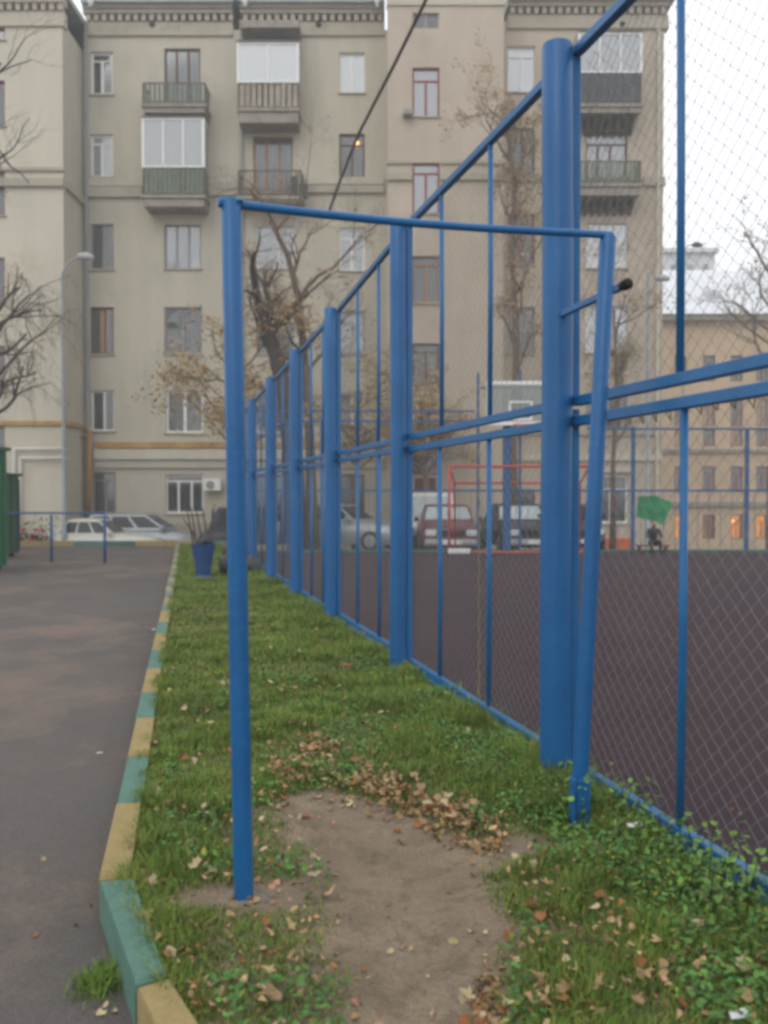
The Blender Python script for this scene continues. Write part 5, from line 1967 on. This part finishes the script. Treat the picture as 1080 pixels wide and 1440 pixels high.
for _ in range(1700):
    k = rnd.randrange(len(line) - 1); t = rnd.random()
    px = line[k][0] + (line[k + 1][0] - line[k][0]) * t + rnd.gauss(0, 14)
    py = line[k][1] + (line[k + 1][1] - line[k][1]) * t + rnd.gauss(0, 17)
    if noise.noise(Vector((px * .03, py * .03, 2))) < rnd.uniform(-.3, .25): continue
    p = grd(px, py)
    d = dirt(p.x, p.y)
    if d < -.10: continue
    dr_pts.append((p.x, p.y, lawn_z(p.x, p.y) + (.008 if d < .02 else rnd.uniform(.02, .055)), rnd.uniform(.007, .022)))
for _ in range(1100):
    z_ = rnd.random()
    px, py = (rnd.gauss(690, 45), rnd.gauss(1420, 30)) if z_ < .3 else (rnd.uniform(700, 1085), rnd.uniform(1200, 1450)) if z_ < .75 else (rnd.gauss(300, 90), rnd.uniform(1280, 1450))
    if noise.noise(Vector((px * .02, py * .02, 7))) < rnd.uniform(-.2, .3): continue
    p = grd(px, py)
    d = dirt(p.x, p.y)
    if d < -.06 or p.x > fence_x(p.y) - .03 or p.x < lawn_left(p.y) + .04: continue
    dr_pts.append((p.x, p.y, lawn_z(p.x, p.y) + (.008 if d < .02 else rnd.uniform(.02, .07)), rnd.uniform(.007, .018)))
A_ = np.array(dr_pts); n = len(A_)
tint = np.ones((n, 4)); v = rg.uniform(.5, 1.4, n); rs_ = rg.random(n) < .12
tint[:, 0] = v * np.where(rs_, 1.1, .98); tint[:, 1] = v * np.where(rs_, .7, 1.02); tint[:, 2] = v * np.where(rs_, .55, 1.0)
o = leaf_disk(n, A_[:, :3].copy(), np.stack([rg.normal(0, .6, n), rg.normal(0, .6, n), np.ones(n)], 1), A_[:, 3], rg.uniform(0, 6.28, n), 'dryleaf', 'leaf_drift', tint, curl=1.0)
tag(o, 'thick drift of crumpled tan leaf pieces along the top edge of the bare earth', 'litter', kind='stuff')
# pebbles and crumbs of earth on the trodden path
pb = MB()
for _ in range(900):
    px, py = rnd.uniform(430, 740), rnd.uniform(1110, 1438)
    p = grd(px, py)
    if dirt(p.x, p.y) > .0: continue
    s = rnd.uniform(.0015, .006) * (1.6 if rnd.random() < .05 else 1)
    z = lawn_z(p.x, p.y)
    q = len(pb.v)
    for (a, b, c_) in ((1, 0, 0), (0, 1, 0), (-1, 0, 0), (0, -1, 0), (0, 0, .8), (0, 0, -.5)):
        pb.v.append((p.x + a * s * rnd.uniform(.7, 1.3), p.y + b * s * rnd.uniform(.7, 1.3), z + s * .3 + c_ * s))
    for f in ((0, 1, 4), (1, 2, 4), (2, 3, 4), (3, 0, 4), (1, 0, 5), (2, 1, 5), (3, 2, 5), (0, 3, 5)):
        pb.f.append(tuple(q + i for i in f)); pb.m.append(0)
tag(pb.build('earth_crumbs', M['stone']), 'small stones and crumbs on the trodden bare earth', 'stones', kind='stuff')
# scraps
def scrap(px, py, zb, s, m, label, cat):
    p = grd(px, py, zb); mb = MB()
    q = [(-1, -.6, 0), (.2, -.8, .25), (1, -.1, .1), (.7, .7, .35), (-.3, .8, .05), (-.9, .3, .3)]
    mb.v = [(a * s, b * s, c_ * s + .004) for a, b, c_ in q] + [(0, 0, s * .3)]
    for j in range(6): mb.f.append((j, (j + 1) % 6, 6)); mb.m.append(0)
    tag(mb.build(cat.replace(' ', '_'), M[m], None, loc=(p.x, p.y, zb)), label, cat)


scrap(219, 886, -.1, .04, 'paper', 'white paper scrap lying at the foot of the kerb', 'paper scrap')
scrap(489, 936, .05, .045, 'red', 'small red wrapper lying in the grass', 'wrapper')
scrap(140, 1060, -.1, .018, 'paper', 'tiny white scrap on the open asphalt', 'paper scrap')
scrap(1040, 1430, .05, .03, 'paper', 'white crumpled wrapper in the weeds at the bottom right corner', 'wrapper')
scrap(893, 1163, .10, .035, 'paper', 'pale crumpled paper against the bottom rail of the blue fence', 'paper scrap')

# ------------------------------------------------------------------ thin volume added to copy the lens's low contrast
hm = bpy.data.materials.new('lens_veil')
hm.use_nodes = True
ht = hm.node_tree
ht.nodes.clear()
ho = ht.nodes.new('ShaderNodeOutputMaterial')
pv = ht.nodes.new('ShaderNodeVolumePrincipled')
pv.inputs['Color'].default_value = (.95, .96, .98, 1)
pv.inputs['Density'].default_value = .0036
pv.inputs['Anisotropy'].default_value = .2
ht.links.new(pv.outputs['Volume'], ho.inputs['Volume'])
mb = MB(); mb.box(-60, 60, -30, 120, -6, 26)
tag(mb.build('lens_veil', hm), kind='stuff')
